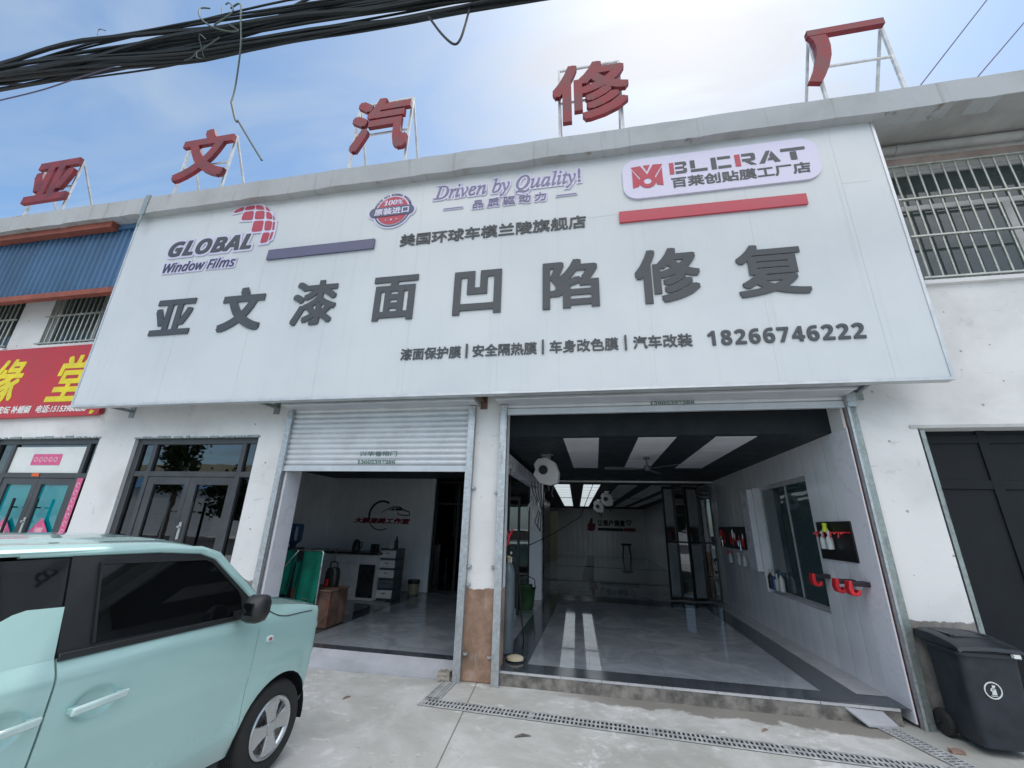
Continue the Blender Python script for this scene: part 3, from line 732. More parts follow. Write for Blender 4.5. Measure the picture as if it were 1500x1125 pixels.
part('cream_wall', 'cream', [(-2.35, 14.2, FZ-.03, -2.3, 20.5, 2.4), (-2.3, 15.5, FZ-.03, -1.75, 15.6, 2.3)])
part('pillar', 'jamb_panel', [(-1.425, 4.58, FZ-.03, -1.155, 4.82, 2.60)], .006)
part('beam', 'jamb_panel', [(-1.40, .26, 2.40, -1.22, 4.57, 2.595)], .004)
part('room_back_wall', 'wall_panel', [(-6.42, 4.65, FZ-.03, -3.72, 4.72, 2.60)])
part('room_side_wall', 'wall_panel', [(-6.50, .6, FZ-.03, -6.42, 4.72, 2.60)])
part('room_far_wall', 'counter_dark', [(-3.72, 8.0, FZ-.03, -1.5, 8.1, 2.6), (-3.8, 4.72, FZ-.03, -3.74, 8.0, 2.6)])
fr = MB()
for x in (-3.70, -3.15, -2.55, -1.95, -1.47): fr.box(x, 4.66, FZ, x+.05, 4.71, 2.55)
for z in (FZ, 2.0, 2.50): fr.box(-3.65, 4.663, z, -1.47, 4.707, z+.05)
gp = fr.build('glass_partition', 'black', B)
q = MB(); q.box(-3.65, 4.683, FZ+.05, -1.47, 4.689, 2.5); q.build('pane', 'pane_dark', gp)
# folded glass doors at the back of the bay
pts = [(1.56, 5.50), (1.83, 5.62), (2.06, 5.50), (2.36, 5.63), (2.62, 5.52)]
for i in range(4):
    a, b = Vector((*pts[i], 0)), Vector((*pts[i+1], 0)); d = (b-a); l = d.length; d.normalize(); n_ = Vector((d.y, -d.x, 0))
    q = MB(); z0, z1 = FZ+.02, 2.56; t = .02
    def ob(u0, u1, za, zb, th=.022):
        c = a+d*((u0+u1)/2); q.obox((c.x, c.y, (za+zb)/2), d*(u1-u0)/2, n_*th, (0, 0, (zb-za)/2))
    ob(0.005, .03, z0, z1); ob(l-.03, l-.005, z0, z1); ob(.03, l-.03, z0, z0+.06); ob(.03, l-.03, z1-.06, z1); ob(.03, l-.03, 1.32, 1.355)
    fd = q.build('folding_door', 'black', B)
    q = MB(); ob(.03, l-.03, z0+.06, 1.32, .004); ob(.03, l-.03, 1.355, z1-.06, .004)
    q.build('pane', 'steel_shiny' if i in (0, 2) else 'pane_dark', fd)
# step of the wide bay and the sloping tile at the narrow one
part('step', 'riser', [(-1.06, -.012, -.05, 2.6, .0, FZ-.022)])
rnd = random.Random(3); xx = -1.06; bx_ = []
while xx < 2.55:
    w = rnd.uniform(.25, .5); bx_.append((xx, -.016-rnd.uniform(0, .004), FZ-.021, min(xx+w, 2.6), -.001, FZ-.0015)); xx += w+.004
part('tile_edge', 'skirt_tile', bx_)
q = MB(); q.add([(-4.11, .168, FZ+.004), (-1.52, .168, FZ+.004), (-1.50, -.03, .012), (-4.2, -.10, .012), (-1.50, -.03, -.05), (-4.2, -.10, -.05), (-4.11, .168, -.05), (-1.52, .168, -.05)],
           [(0, 3, 2, 1), (3, 5, 4, 2), (2, 4, 7, 1), (0, 6, 5, 3)]); q.build('entry_ramp', 'ramp_tile', B)

# writing on the inside walls
FR_B = XZ(4.648)
q = MB(); lettering(q, '大鹏漆美工作室', (-5.72, -4.28, 1.545, 1.675), FR_B, 0, .012, bold=.05, slant=.2); q.build('lettering', 'wall_red', B)
q = MB(); c0 = (-5.02, 1.735)
for a0, a1 in ((60, 200), (215, 300)):
    q = MB(); ring_poly(q, c0, .30 if a0 < 100 else .325, .345, FR_B, 0, .012, a0, a1, 30); q.build('logo_arc', 'wall_black', B)
q = MB()
stroke(q, [(-5.02, 1.80), (-4.90, 1.87), (-4.74, 1.93), (-4.58, 1.93), (-4.46, 1.86), (-4.33, 1.83), (-4.30, 1.76)], [.012, .02, .03, .03, .03, .025, .02], FR_B, 0, .012)
q.prism([(-4.86, 1.85), (-4.73, 1.90), (-4.68, 1.85)], *FR_B, 0, .012); q.prism([(-4.66, 1.85), (-4.71, 1.905), (-4.57, 1.905), (-4.49, 1.85)], *FR_B, 0, .012)
stroke(q, [(-4.62, 1.83), (-4.60, 1.77), (-4.48, 1.745), (-4.31, 1.745)], .022, FR_B, 0, .012)
q.build('logo', 'wall_black', B)
FR_H = XZ(20.49)
q = MB(); lettering(q, '让客户满意', (.13, 1.65, 1.72, 2.06), FR_H, 0, .02, bold=.04); q.build('lettering', 'wall_black', B)
q = MB(); lettering(q, '♡', (1.70, 2.02, 1.76, 2.06), FR_H, 0, .02, bold=.03); q.build('lettering', 'wall_black', B)
q = MB(); q.prism(rrect(.14, 1.55, 1.47, 1.62, .03), *FR_H, 0, .02); q.build('caption_bar', 'wall_black', B)
q = MB(); q.prism(rrect(1.57, 2.2, 1.47, 1.64, .03), *FR_H, 0, .02); q.build('caption_bar', 'wall_red', B)
th = [(-.45, 1.48), (-.42, 1.80), (-.34, 1.86), (-.26, 2.14), (-.16, 2.14), (-.13, 2.04), (-.16, 1.86), (.0, 1.86), (.03, 1.80), (.0, 1.75), (.02, 1.69), (-.02, 1.64), (0, 1.58), (-.04, 1.52), (-.06, 1.46), (-.3, 1.43)]
q = MB(); q.prism(th, *FR_H, 0, .02); q.build('logo', 'wall_red', B)

# ------------------------------------------------------------------ the large sign board
SL = math.hypot(.055, 3.46); SV = (0, -.055/SL, 3.46/SL); SN = (0, -3.46/SL, -.055/SL)
SO = np.array((0, -.465, 3.04))
SG = (tuple(SO-np.array(SV)*3.04*1.0), (1, 0, 0), SV, SN)       # v coordinate = height
def sgn(v): return v
x0, x1, v0, v1 = -7.50, 3.495, 3.045, 6.485
T = thing('sign_board', 'huge white sign board with dark raised Chinese lettering over the workshop bays', 'sign', (0, -.4, 3.04))
q = MB(); q.prism([(x0+.03, v0+.03), (x1-.03, v0+.03), (x1-.03, v1-.03), (x0+.03, v1-.03)], *SG, -.09, 0); q.build('panel', 'sign_white', T)
q = MB()
for b in ((x0, x1, v0, v0+.03), (x0, x1, v1-.03, v1), (x0, x0+.03, v0+.03, v1-.03), (x1-.03, x1, v0+.03, v1-.03)):
    q.prism([(b[0], b[2]), (b[1], b[2]), (b[1], b[3]), (b[0], b[3])], *SG, -.10, .008)
q.build('frame', 'alu', T)
q = MB()                                                         # fine seams between the sheets
for x in (-6.0, -4.75, -3.55, -2.3, -1.1, -.35, .72, 1.95, 3.0): q.prism([(x, v0+.03), (x+.0018, v0+.03), (x+.0018, v1-.03), (x, v1-.03)], *SG, .0, .0012)
q.prism([(.05, 5.40), (.42, 5.41), (.42, 5.414), (.05, 5.404)], *SG, 0, .0012); q.prism([(3.0, 5.50), (3.3, 5.50), (3.3, 5.504), (3.0, 5.504)], *SG, 0, .0012)
q.build('seam', 'seam_grey', T)
for x in (-6.98, -4.42, -1.36, 2.9):
    q = MB(); q.bar((x-.05, -.37, 3.09), (x, -.004, 3.09), .04, .04); q.bar((x-.05, -.36, 3.12), (x, -.01, 3.5), .03, .03); q.box(x-.045, -.012, 2.99, x+.045, -.001, 3.2)
    q.build('bracket', 'old_zinc' if x != -1.36 else 'bench_rust', T)
LD = ['letter_dark']
for ch, (u0, u1, w0, w1), bd in (('亚', (-6.49, -5.775, 4.115, 4.71), .035), ('文', (-5.30, -4.58, 4.10, 4.81), .04), ('漆', (-4.11, -3.42, 4.115, 4.815), .025), ('面', (-2.87, -2.23, 4.105, 4.775), .03),
                                 ('凹', (-1.715, -1.075, 4.11, 4.745), .035), ('陷', (-.545, .15, 4.105, 4.79), .03), ('修', (.575, 1.315, 4.09, 4.825), .028), ('复', (1.70, 2.44, 4.08, 4.76), .024)):
    q = MB(); lettering(q, ch, (u0, u1, w0, w1), SG, .004, .020, bold=bd); q.build('raised_letter', 'letter_dark', T)
q = MB(); lettering(q, '美国环球车模兰陵旗舰店', (-2.575, .02, 5.255, 5.455), SG, .004, .013, bold=.022, bold_y=.018); q.build('raised_lettering', 'letter_dark', T)
for s, u0, u1 in (('漆面保护膜', -2.365, -1.562), ('安全隔热膜', -1.412, -.615), ('车身改色膜', -.46, .335), ('汽车改装', .50, 1.14)):
    q = MB(); lettering(q, s, (u0, u1, 3.525, 3.685), SG, .004, .013, bold=.02, bold_y=.016); q.build('raised_lettering', 'letter_dark', T)
q = MB()
for u in (-1.487, -.54, .417): q.prism([(u-.011, 3.52), (u+.011, 3.52), (u+.011, 3.70), (u-.011, 3.70)], *SG, .004, .026)
q.build('raised_lettering', 'letter_dark', T)
q = MB(); lettering(q, '𝟭 𝟴 𝟮 𝟲 𝟲 𝟳 𝟰 𝟲 𝟮 𝟮 𝟮'.replace(' ', '\u200a'), (1.30, 2.835, 3.52, 3.70), SG, .004, .015, bold=.012); q.build('raised_lettering', 'letter_dark', T)
q = MB(); q.prism([(-4.715, 5.255), (-2.965, 5.262), (-2.965, 5.425), (-4.705, 5.425)], *SG, .003, .03); q.build('stripe', 'bar_blue', T)
q = MB(); q.prism([(.44, 5.26), (2.59, 5.25), (2.59, 5.40), (.44, 5.425)], *SG, .003, .03); q.build('stripe', 'bar_red', T)
# globe mark with its dark word and the script line under it
lg = MB()
def halo(mb, body, box, d0, d1, grow, slant=0.): lettering(mb, body, (box[0]-grow, box[1]+grow, box[2]-grow, box[3]+grow), SG, d0, d1, bold=grow/(box[3]-box[2]+2*grow), slant=slant)
halo(lg, '𝙂𝙇𝙊𝘽𝘼𝙇', (-6.61, -5.06, 5.50, 5.785), .003, .014, .035); halo(lg, '𝘞𝘪𝘯𝘥𝘰𝘸 𝘍𝘪𝘭𝘮𝘴', (-6.60, -5.275, 5.21, 5.385), .003, .0135, .028)
lg.build('letter_backing', 'plate_white', T)
q = MB(); lettering(q, '𝙂𝙇𝙊𝘽𝘼𝙇', (-6.61, -5.06, 5.50, 5.785), SG, .016, .022, bold=.025); q.build('raised_lettering', 'letter_dark', T)
q = MB(); lettering(q, '𝘞𝘪𝘯𝘥𝘰𝘸 𝘍𝘪𝘭𝘮𝘴', (-6.60, -5.275, 5.21, 5.385), SG, .016, .022, bold=.012); q.build('raised_lettering', 'letter_navy', T)
CELLS = [[(-5.553, 6.231), (-5.521, 6.284), (-5.378, 6.327), (-5.385, 6.256)], [(-5.356, 6.261), (-5.334, 6.321), (-5.184, 6.33), (-5.173, 6.254)], [(-5.157, 6.327), (-5.032, 6.297), (-4.98, 6.218), (-5.142, 6.246)],
         [(-4.976, 6.271), (-4.929, 6.247), (-4.852, 6.166), (-4.944, 6.205)], [(-5.373, 6.069), (-5.358, 6.217), (-5.176, 6.219), (-5.16, 6.067), (-5.181, 6.052)], [(-5.123, 6.053), (-5.135, 6.204), (-4.975, 6.195), (-4.945, 6.039)],
         [(-4.937, 6.177), (-4.835, 6.129), (-4.788, 6.01), (-4.903, 6.033)], [(-4.803, 6.098), (-4.737, 5.986), (-4.768, 5.993)], [(-5.121, 5.815), (-5.122, 6.015), (-4.94, 6.004), (-4.93, 5.806)],
         [(-4.887, 5.809), (-4.91, 5.994), (-4.782, 5.971), (-4.768, 5.806)], [(-4.762, 5.955), (-4.729, 5.95), (-4.711, 5.804), (-4.743, 5.803)], [(-4.907, 5.576), (-4.897, 5.768), (-4.774, 5.761), (-4.781, 5.587)],
         [(-4.758, 5.604), (-4.749, 5.758), (-4.71, 5.765), (-4.723, 5.646)]]
hb, rb = MB(), MB()
for k, c in enumerate(CELLS):
    cx = sum(a for a, b in c)/len(c); cy = sum(b for a, b in c)/len(c)
    hb.prism([(a+(.032 if a > cx else -.032), b+(.032 if b > cy else -.032)) for a, b in c], *SG, .003, .0125+k*.0002)
    # soften each tile's corners
    pr = []
    for i in range(len(c)):
        p0, p1, p2 = Vector(c[i-1]), Vector(c[i]), Vector(c[(i+1) % len(c)])
        d0, d1 = (p0-p1), (p2-p1); r = min(.035, d0.length*.3, d1.length*.3)
        a, b = p1+d0.normalized()*r, p1+d1.normalized()*r
        for t in (0, .33, .67, 1): pr.append(tuple(a*(1-t)**2+p1*2*t*(1-t)+b*t*t))
    rb.prism(pr, *SG, .016, .021)
hb.build('globe_backing', 'plate_white', T); rb.build('globe_logo', 'logo_red', T)
# round import badge
bc = (-2.755, 5.895)
q = MB(); n = 48; q.prism([(bc[0]+.31*math.cos(2*math.pi*k/n), bc[1]+.31*math.sin(2*math.pi*k/n)) for k in range(n)], *SG, .003, .014); q.prism(rrect(-3.145, -2.385, 5.775, 5.985, .10), *SG, .003, .0145); q.build('badge', 'plate_white', T)
bd = q
q = MB(); q.prism([(bc[0]+.245*math.cos(2*math.pi*k/n), bc[1]+.245*math.sin(2*math.pi*k/n)) for k in range(n)], *SG, .016, .019); q.build('badge_disc', 'logo_red', T)
q = MB(); ring_poly(q, bc, .262, .285, SG, .016, .019, 200, 340, 30)
for ch, a in zip('IMPORTED WITH ORIGINAL PACKAGING', np.linspace(166, 14, 32)):
    if ch == ' ': continue
    t = R(a); ra = .285; ct = np.array(SG[0])+np.array(SG[1])*(bc[0]+ra*math.cos(t))+np.array(SG[2])*(bc[1]+ra*math.sin(t))
    U = np.array(SG[1])*math.sin(t)-np.array(SG[2])*math.cos(t); V = np.array(SG[1])*math.cos(t)+np.array(SG[2])*math.sin(t)
    lettering(q, ch, (-.009, .009, -.018, .018), (ct, U, V, SG[3]), .016, .019, bold=.06)
q.build('lettering', 'badge_navy', T)
q = MB(); q.prism(rrect(-3.115, -2.415, 5.80, 5.96, .08), *SG, .02, .026); q.build('badge_band', 'badge_navy', T)
q = MB(); lettering(q, '𝟏𝟎𝟎%', (-2.90, -2.60, 5.99, 6.08), SG, .02, .024, bold=.02, slant=.15); lettering(q, '原装进口', (-3.03, -2.49, 5.82, 5.94), SG, .027, .03, bold=.03)
for cx, r in ((-2.84, .016), (-2.755, .024), (-2.67, .016)):
    q.prism([(cx+(r if k % 2 == 0 else r*.42)*math.sin(k*math.pi/5), 5.73+(r if k % 2 == 0 else r*.42)*math.cos(k*math.pi/5)) for k in range(10)], *SG, .02, .024)
q.build('lettering', 'plate_white', T)
# slogan in italics
q = MB(); halo(q, '𝐷𝑟𝑖𝑣𝑒𝑛 𝑏𝑦 𝑄𝑢𝑎𝑙𝑖𝑡𝑦!', (-2.12, -.03, 5.925, 6.235), .003, .014, .026)
halo(q, '品 质 驱 动 力', (-1.53, -.50, 5.762, 5.898), .003, .0135, .02)
q.prism([(-1.97, 5.79), (-1.67, 5.79), (-1.67, 5.828), (-1.97, 5.828)], *SG, .003, .013); q.prism([(-.37, 5.79), (-.08, 5.79), (-.08, 5.828), (-.37, 5.828)], *SG, .003, .013)
q.build('letter_backing', 'plate_white', T)
q = MB(); lettering(q, '𝐷𝑟𝑖𝑣𝑒𝑛 𝑏𝑦 𝑄𝑢𝑎𝑙𝑖𝑡𝑦!', (-2.12, -.03, 5.925, 6.235), SG, .016, .022, bold=.006); lettering(q, '品 质 驱 动 力', (-1.53, -.50, 5.762, 5.898), SG, .016, .022, bold=.02)
q.prism([(-1.96, 5.805), (-1.68, 5.805), (-1.68, 5.815), (-1.96, 5.815)], *SG, .016, .02); q.prism([(-.36, 5.805), (-.09, 5.805), (-.09, 5.815), (-.36, 5.815)], *SG, .016, .02)
q.build('raised_lettering', 'letter_blue', T)
# pale rounded plate with red mark and stencil letters
q = MB(); q.prism(rrect(.515, 2.825, 5.60, 6.235, .19, 8), *SG, .003, .028); q.build('plate', 'plate_white', T, smooth=True)
q = MB(); A = lambda pts: q.prism([(.625+.4*a, 5.755+.36*b) for a, b in pts], *SG, .029, .033)
for mx_ in (lambda a: a, lambda a: 1-a):
    A([(mx_(a), b) for a, b in ((.0, .97), (.30, 1.), (.49, .60), (.49, .50), (.36, .50), (.27, .46))]); A([(mx_(a), b) for a, b in ((.03, .84), (.24, .40), (.26, .26), (.22, .08), (.03, .02))])
A([(.39, 1.), (.61, 1.), (.5, .72)])
ring_poly(q, (.825, 5.855), .048, .108, SG, .0295, .034, 0, 360, 32); q.build('plate_logo', 'logo_red', T)
qd, qr = MB(), MB()
def S_(mb, u, w, polys, hh=.185, vb=5.915):
    for pl in polys: mb.prism([(u+w*a, vb+hh*b) for a, b in pl], *SG, .029, .033)
S_(qr, 1.105, .21, [[(0, 0), (.26, 0), (.26, 1), (0, 1)]]); S_(qd, 1.105, .21, [[(.34, .80), (.92, .80), (1., .90), (.92, 1.), (.34, 1.)], [(.34, .42), (.86, .42), (.86, .60), (.34, .60)], [(.34, 0), (.92, 0), (1., .12), (1., .22), (.34, .22)], [(.80, .60), (1., .66), (1., .84), (.80, .80)], [(.80, .22), (1., .20), (1., .40), (.80, .42)]])
S_(qd, 1.36, .20, [[(0, .32), (.28, .32), (.28, 1), (0, 1)], [(0, 0), (1, 0), (1, .22), (0, .22)]])
S_(qd, 1.61, .23, [[(0, .0), (.26, .0), (.26, 1), (0, 1)], [(.34, .78), (1, .78), (1, 1), (.34, 1)], [(.34, 0), (1, 0), (1, .22), (.34, .22)]])
S_(qr, 1.89, .24, [[(0, 0), (.26, 0), (.26, 1), (0, 1)]]); S_(qd, 1.89, .24, [[(.34, .78), (.9, .78), (.98, .9), (.9, 1), (.34, 1)], [(.34, .36), (.9, .36), (.98, .46), (.9, .56), (.34, .56)], [(.78, .56), (.98, .5), (.98, .86), (.78, .78)], [(.44, .36), (.68, .36), (1.0, 0), (.74, 0)]])
S_(qd, 2.16, .24, [[(0, 0), (.26, 0), (.60, 1), (.40, 1)], [(.66, .95), (.52, .62), (.74, 0), (1, 0)], [(.40, .2), (.64, .2), (.58, .42), (.48, .42)]])
S_(qd, 2.42, .27, [[(0, .76), (1, .76), (1, 1), (0, 1)], [(.36, 0), (.62, 0), (.62, .68), (.36, .68)]])
lettering(qd, '百莱创贴膜工厂店', (1.11, 2.705, 5.70, 5.862), SG, .029, .033, bold=.03)
qd.build('plate_lettering', 'letter_dark', T); qr.build('plate_lettering', 'logo_red', T)

# ------------------------------------------------------------------ red roof letters on steel stands
def roof_letter(ch, box, legs, bd, label, back=.75):
    a, b, zt = legs; y = -.42; kk = .982; box = (box[0]*kk, box[1]*kk, box[2]*kk+.03-.012, box[3]*kk+.03-.012); u0, u1, w0, w1 = box
    t = thing('roof_letter', label, 'sign letter', ((a+b)/2, y, 6.71), 'red letters standing along the roof edge')
    q = MB(); fr = XZ(y-.05)
    if ch == '厂':
        kz = lambda p: [(a_*kk, b_*kk+.018) for a_, b_ in p]
        q.prism(kz([(3.14, 8.135), (4.08, 8.145), (4.08, 8.255), (3.14, 8.245)]), *fr, 0, .07)
        le = [(3.15, 8.14), (3.195, 8.03), (3.205, 7.92), (3.185, 7.76), (3.13, 7.58), (3.06, 7.41), (3.0, 7.29)]; ri = [(3.36, 8.14), (3.38, 8.03), (3.38, 7.90), (3.355, 7.72), (3.29, 7.52), (3.21, 7.35), (3.15, 7.25)]
        for k in range(6): q.prism(kz([le[k], ri[k], ri[k+1], le[k+1]]), *fr, 0, .066)
    else: lettering(q, ch, box, fr, .02, .085, bold=bd)
    q.build('letter', 'roof_red', t)
    f = MB(); r = .035
    f.bar((a, y, 6.70), (a, y, zt), r, r); f.bar((b, y, 6.70), (b, y, zt), r, r)
    f.bar((a, y+.002, 6.93), (b, y+.002, 6.93), r*.8, r*.8); f.bar((a, y+.002, zt), (b, y+.002, zt), r*.8, r*.8); f.bar((a, y+.003, (6.93+zt)/2), (b, y+.003, (6.93+zt)/2), r*.7, r*.7)
    f.build('frame', 'white_steel', t)
    for x in (a, b):
        f = MB(); f.bar((x, y+.02, zt-.05), (x, y+back, 6.62), r*.85, r*.85); f.build('leg', 'white_steel', t)
roof_letter('亚', (-10.72, -9.66, 7.22, 8.22), (-10.56, -9.64, 8.15), .042, 'weathered red roof letter with two upright strokes between top and bottom bars')
roof_letter('文', (-7.22, -6.13, 7.20, 8.36), (-7.10, -6.12, 8.12), .028, 'red roof letter of a dot and bar over two crossing sweeping strokes')
roof_letter('汽', (-3.77, -2.74, 7.22, 8.38), (-3.70, -2.74, 8.32), .026, 'red roof letter with three drops beside a curling hooked stroke')
roof_letter('修', (-.41, .71, 7.20, 8.37), (-.31, .59, 8.34), .024, 'dense red roof letter with three slanting strokes, standing above the pale rounded plate')
roof_letter('厂', (3.02, 4.08, 7.25, 8.27), (3.16, 4.04, 8.15), 0, 'orange red roof letter of one bar and one curved stroke on an open stand')

# ------------------------------------------------------------------ red banner and papers of the neighbour
T = thing('red_banner', 'red shop banner with big yellow characters and a white phone line over the neighbouring door', 'banner', (-10.5, -.06, 3.03))
q = MB(); q.prism([(-13.5, 2.985), (-7.62, 3.035), (-7.535, 3.06), (-7.545, 4.275), (-13.5, 4.25)], *XZ(-.02), .0, .06); q.build('panel', 'red_banner', T)
q = MB(); lettering(q, '缘', (-10.17, -9.43, 3.27, 4.07), XZ(-.08), .001, .006, bold=.022, slant=.18); q.build('character', 'banner_yellow', T)
q = MB(); lettering(q, '堂', (-8.74, -7.98, 3.27, 4.08), XZ(-.08), .001, .006, bold=.022, slant=.18); q.build('character', 'banner_yellow', T)
q = MB(); lettering(q, '虚病 安坛 补婚姻   电话:15153980858', (-9.98, -7.80, 3.09, 3.22), XZ(-.08), .001, .005, bold=.03, slant=.1); q.build('lettering', 'banner_white', T)
q = MB(); q.prism([(-7.72, 3.06), (-7.66, 3.055), (-7.62, 3.10), (-7.70, 3.12)], *XZ(-.08), .001, .004); q.build('sticker', 'banner_yellow', T)
def paper(name, poly, m, y, label, group=None):
    q = MB(); cx = sum(a for a, b in poly)/len(poly); cz = sum(b for a, b in poly)/len(poly)
    q.prism(poly, *XZ(y), 0, .003); o = q.build(name, m); tag(o, label, 'paper', group); return o, (cx, cz)
paper('window_paper', [(-9.18, 2.16), (-7.725, 2.16), (-7.725, 2.565), (-9.18, 2.565)], 'paper_white', .084, 'white sheet filling the transom above the teal glass door')
T = thing('door_poster', 'small pink printed notice on the white sheet over the teal door', 'poster', (-8.47, .08, 2.28))
q = MB(); q.prism([(-8.765, 2.28), (-8.18, 2.28), (-8.18, 2.452), (-8.765, 2.452)], *XZ(.078), 0, .003); q.build('sheet', 'pink_paper', T)
q = MB()
for k in range(5):
    c = (-8.68+.10*k, 2.366); ring_poly(q, c, .022, .040, XZ(.074), 0, .002, 0, 360, 12)
q.build('print', 'pink_pale', T)
paper('red_tag', [(-8.60, 2.10), (-8.45, 2.10), (-8.45, 2.15), (-8.60, 2.15)], 'orange_tag', .048, 'small orange red tag stuck on the bar above the teal glass')
for k, (cx, cz) in enumerate(((-8.79, 1.29), (-8.065, 1.29))):
    t = thing('diamond_poster', ('pink diamond shaped festival paper on the outer teal door leaf', 'pink diamond shaped festival paper on the teal door leaf next to the floral strip')[k], 'poster', (cx, .05, cz-.2), 'pink diamond papers on the teal door')
    q = MB(); q.prism([(cx, cz-.205), (cx+.19, cz), (cx, cz+.205), (cx-.19, cz)], *XZ(.055), 0, .003); q.build('sheet', 'pink_paper', t)
    q = MB(); lettering(q, '福', (cx-.085, cx+.085, cz-.09, cz+.08), XZ(.051), 0, .002, bold=.04); q.build('lettering', 'pink_pale', t)
t = thing('floral_strip', 'narrow pink strip with pale scrolls hung beside the teal door', 'poster', (-7.6, .05, .7))
q = MB(); q.prism([(-7.66, .7), (-7.55, .7), (-7.55, 2.08), (-7.66, 2.08)], *XZ(.046), 0, .003); q.build('sheet', 'pink_paper', t)
q = MB()
for k in range(12): ring_poly(q, (-7.605, .77+.11*k), .022, .036, XZ(.042), 0, .002, 0, 300, 12)
q.build('print', 'pink_pale', t)

# ------------------------------------------------------------------ drains and small things on the ground
def grate(name, a, b, w, label, rows=2, pitch=.036):
    a, b = Vector((*a, 0)), Vector((*b, 0)); d = b-a; l = d.length; d.normalize(); n_ = Vector((-d.y, d.x, 0)); z = .006
    t = thing(name, label, 'drain', ((a+b)/2).to_tuple())
    def bx(m, u0, u1, s0, s1, z0, z1):
        c = a+d*((u0+u1)/2)+n_*((s0+s1)/2); m.obox((c.x, c.y, (z0+z1)/2), d*(u1-u0)/2, n_*(s1-s0)/2, (0, 0, (z1-z0)/2))
    q = MB(); bx(q, 0, l, -w/2, w/2, .0045, .0055); q.build('channel', 'drain_dark', t)
    q = MB(); rail = .016
    for s0, s1 in ((-w/2, -w/2+rail), (w/2-rail, w/2)): bx(q, 0, l, s0, s1, .0055, .012)
    q.build('frame', 'grate', t)
    q = MB(); gap = (w-2*rail); hw = gap/rows
    for r in range(1, rows): bx(q, 0, l, -w/2+rail+r*hw-.007, -w/2+rail+r*hw+.007, .0058, .0115)
    k = 0; u = .01
    while u < l-.02:
        seg = (k % 28 == 0)
        for r in range(rows): bx(q, u, u+(.03 if seg else pitch*.45), -w/2+rail+r*hw+.006, -w/2+rail+(r+1)*hw-.006, .006, .0112)
        u += pitch; k += 1
    q.build('grating', 'grate', t)
grate('drain_grate', (-1.655, -.615), (3.9, -.855), .165, 'long steel drain grate crossing the apron along the workshop front')
grate('drain_grate', (-1.565, .03), (-1.575, -.53), .15, 'short drain grate running from the post corner to the long drain')
grate('drain_grate', (2.40, -.03), (2.60, -.72), .16, 'short drain grate running from the loose pale tile to the long drain')
q = MB(); q.add([(2.13, .02, .137), (2.43, .03, .137), (2.52, -.10, .03), (2.27, -.13, .03), (2.13, .02, .117), (2.43, .03, .117), (2.52, -.10, .01), (2.27, -.13, .01)], [(0, 3, 2, 1), (4, 5, 6, 7), (0, 1, 5, 4), (1, 2, 6, 5), (2, 3, 7, 6), (3, 0, 4, 7)])
tag(q.build('loose_tile', 'ramp_tile', bevel=.003), 'pale tile slab tilted from the bay step onto the short drain', 'tile')
def lump(name, c, s, m, label, cat, seed):
    rnd = random.Random(seed); bm = bmesh.new(); bmesh.ops.create_cube(bm, size=1); bmesh.ops.subdivide_edges(bm, edges=bm.edges, cuts=3, use_grid_fill=True)
    for v in bm.verts: v.co = Vector((v.co.x*s[0]*(1+rnd.uniform(-.12, .12)), v.co.y*s[1]*(1+rnd.uniform(-.12, .12)), v.co.z*s[2]*(1+rnd.uniform(-.2, .15))))+Vector(c)
    me = bpy.data.meshes.new(name); bm.to_mesh(me); bm.free(); me.materials.append(mat(m)); o = bpy.data.objects.new(name, me); COL.objects.link(o); return tag(o, label, cat)
lump('broken_brick', (-1.63, -.03, .045), (.13, .10, .09), 'stone_old', 'broken stone chunk wedged by the post beside the short drain', 'rubble', 3)
lump('brick_shard', (2.70, -.44, .014), (.09, .05, .022), 'brick_old', 'reddish brown brick shard lying by the bin wheel', 'rubble', 5)

for k, (x, y, w, a) in enumerate(((-.62, -1.05, .045, .4), (-2.35, -.72, .03, 1.2), (1.35, -.42, .03, .8))):
    q = MB(); c, s_ = math.cos(a)*w, math.sin(a)*w
    q.grid([[(x-c*1.5, y-s_*1.5, .004), (x, y, .012), (x+c*1.5, y+s_*1.5, .005)], [(x-c*1.3-s_*.5, y-s_*1.3+c*.5, .006), (x-s_*.7, y+c*.7, .016), (x+c*1.4-s_*.4, y+s_*1.4+c*.4, .007)]])
    tag(q.build('dry_leaf', 'brick_old' if k else 'riser', solid=.001), ('dark curled scrap lying on the slab before the long drain', 'small brown scrap on the slab near the mint car', 'small brown scrap between the bay step and the long drain')[k], 'litter', 'scraps on the apron')

# ------------------------------------------------------------------ wheeled bin
T = thing('wheeled_bin', 'dark grey plastic wheeled bin with a round white mark beside the wide bay', 'bin', (3.07, -.28, 0))
def ring(zz, xa, xb, ya, yb, r=.05):
    return [(x, y, zz) for x, y in rrect(xa, xb, ya, yb, r, 4)]
q = MB(); rows = [ring(z, 2.885-dx, 3.245+dx, -.46-dy, -.10, .045) for z, dx, dy in ((.06, 0, 0), (.08, .004, .004), (.40, .012, .02), (.66, .02, .04), (.70, .024, .045))]
rows = [r+[r[0]] for r in rows]
rows.insert(0, [(3.065, -.28, .06)]*len(rows[0])); q.grid(rows); q.build('body', 'bin_plastic', T, smooth=True, ang=35, weld=True)
q = MB()
for za, zb, e in ((.685, .715, .045), (.715, .728, .035)):
    r0 = rrect(2.86-e*.5, 3.27+e*.5, -.505-e*.5, -.075, .05, 4); q.prism(r0, (0, 0, 0), (1, 0, 0), (0, 1, 0), (0, 0, 1), za, zb)
q.build('rim', 'bin_plastic', T, bevel=.004)
q = MB(); rows = []
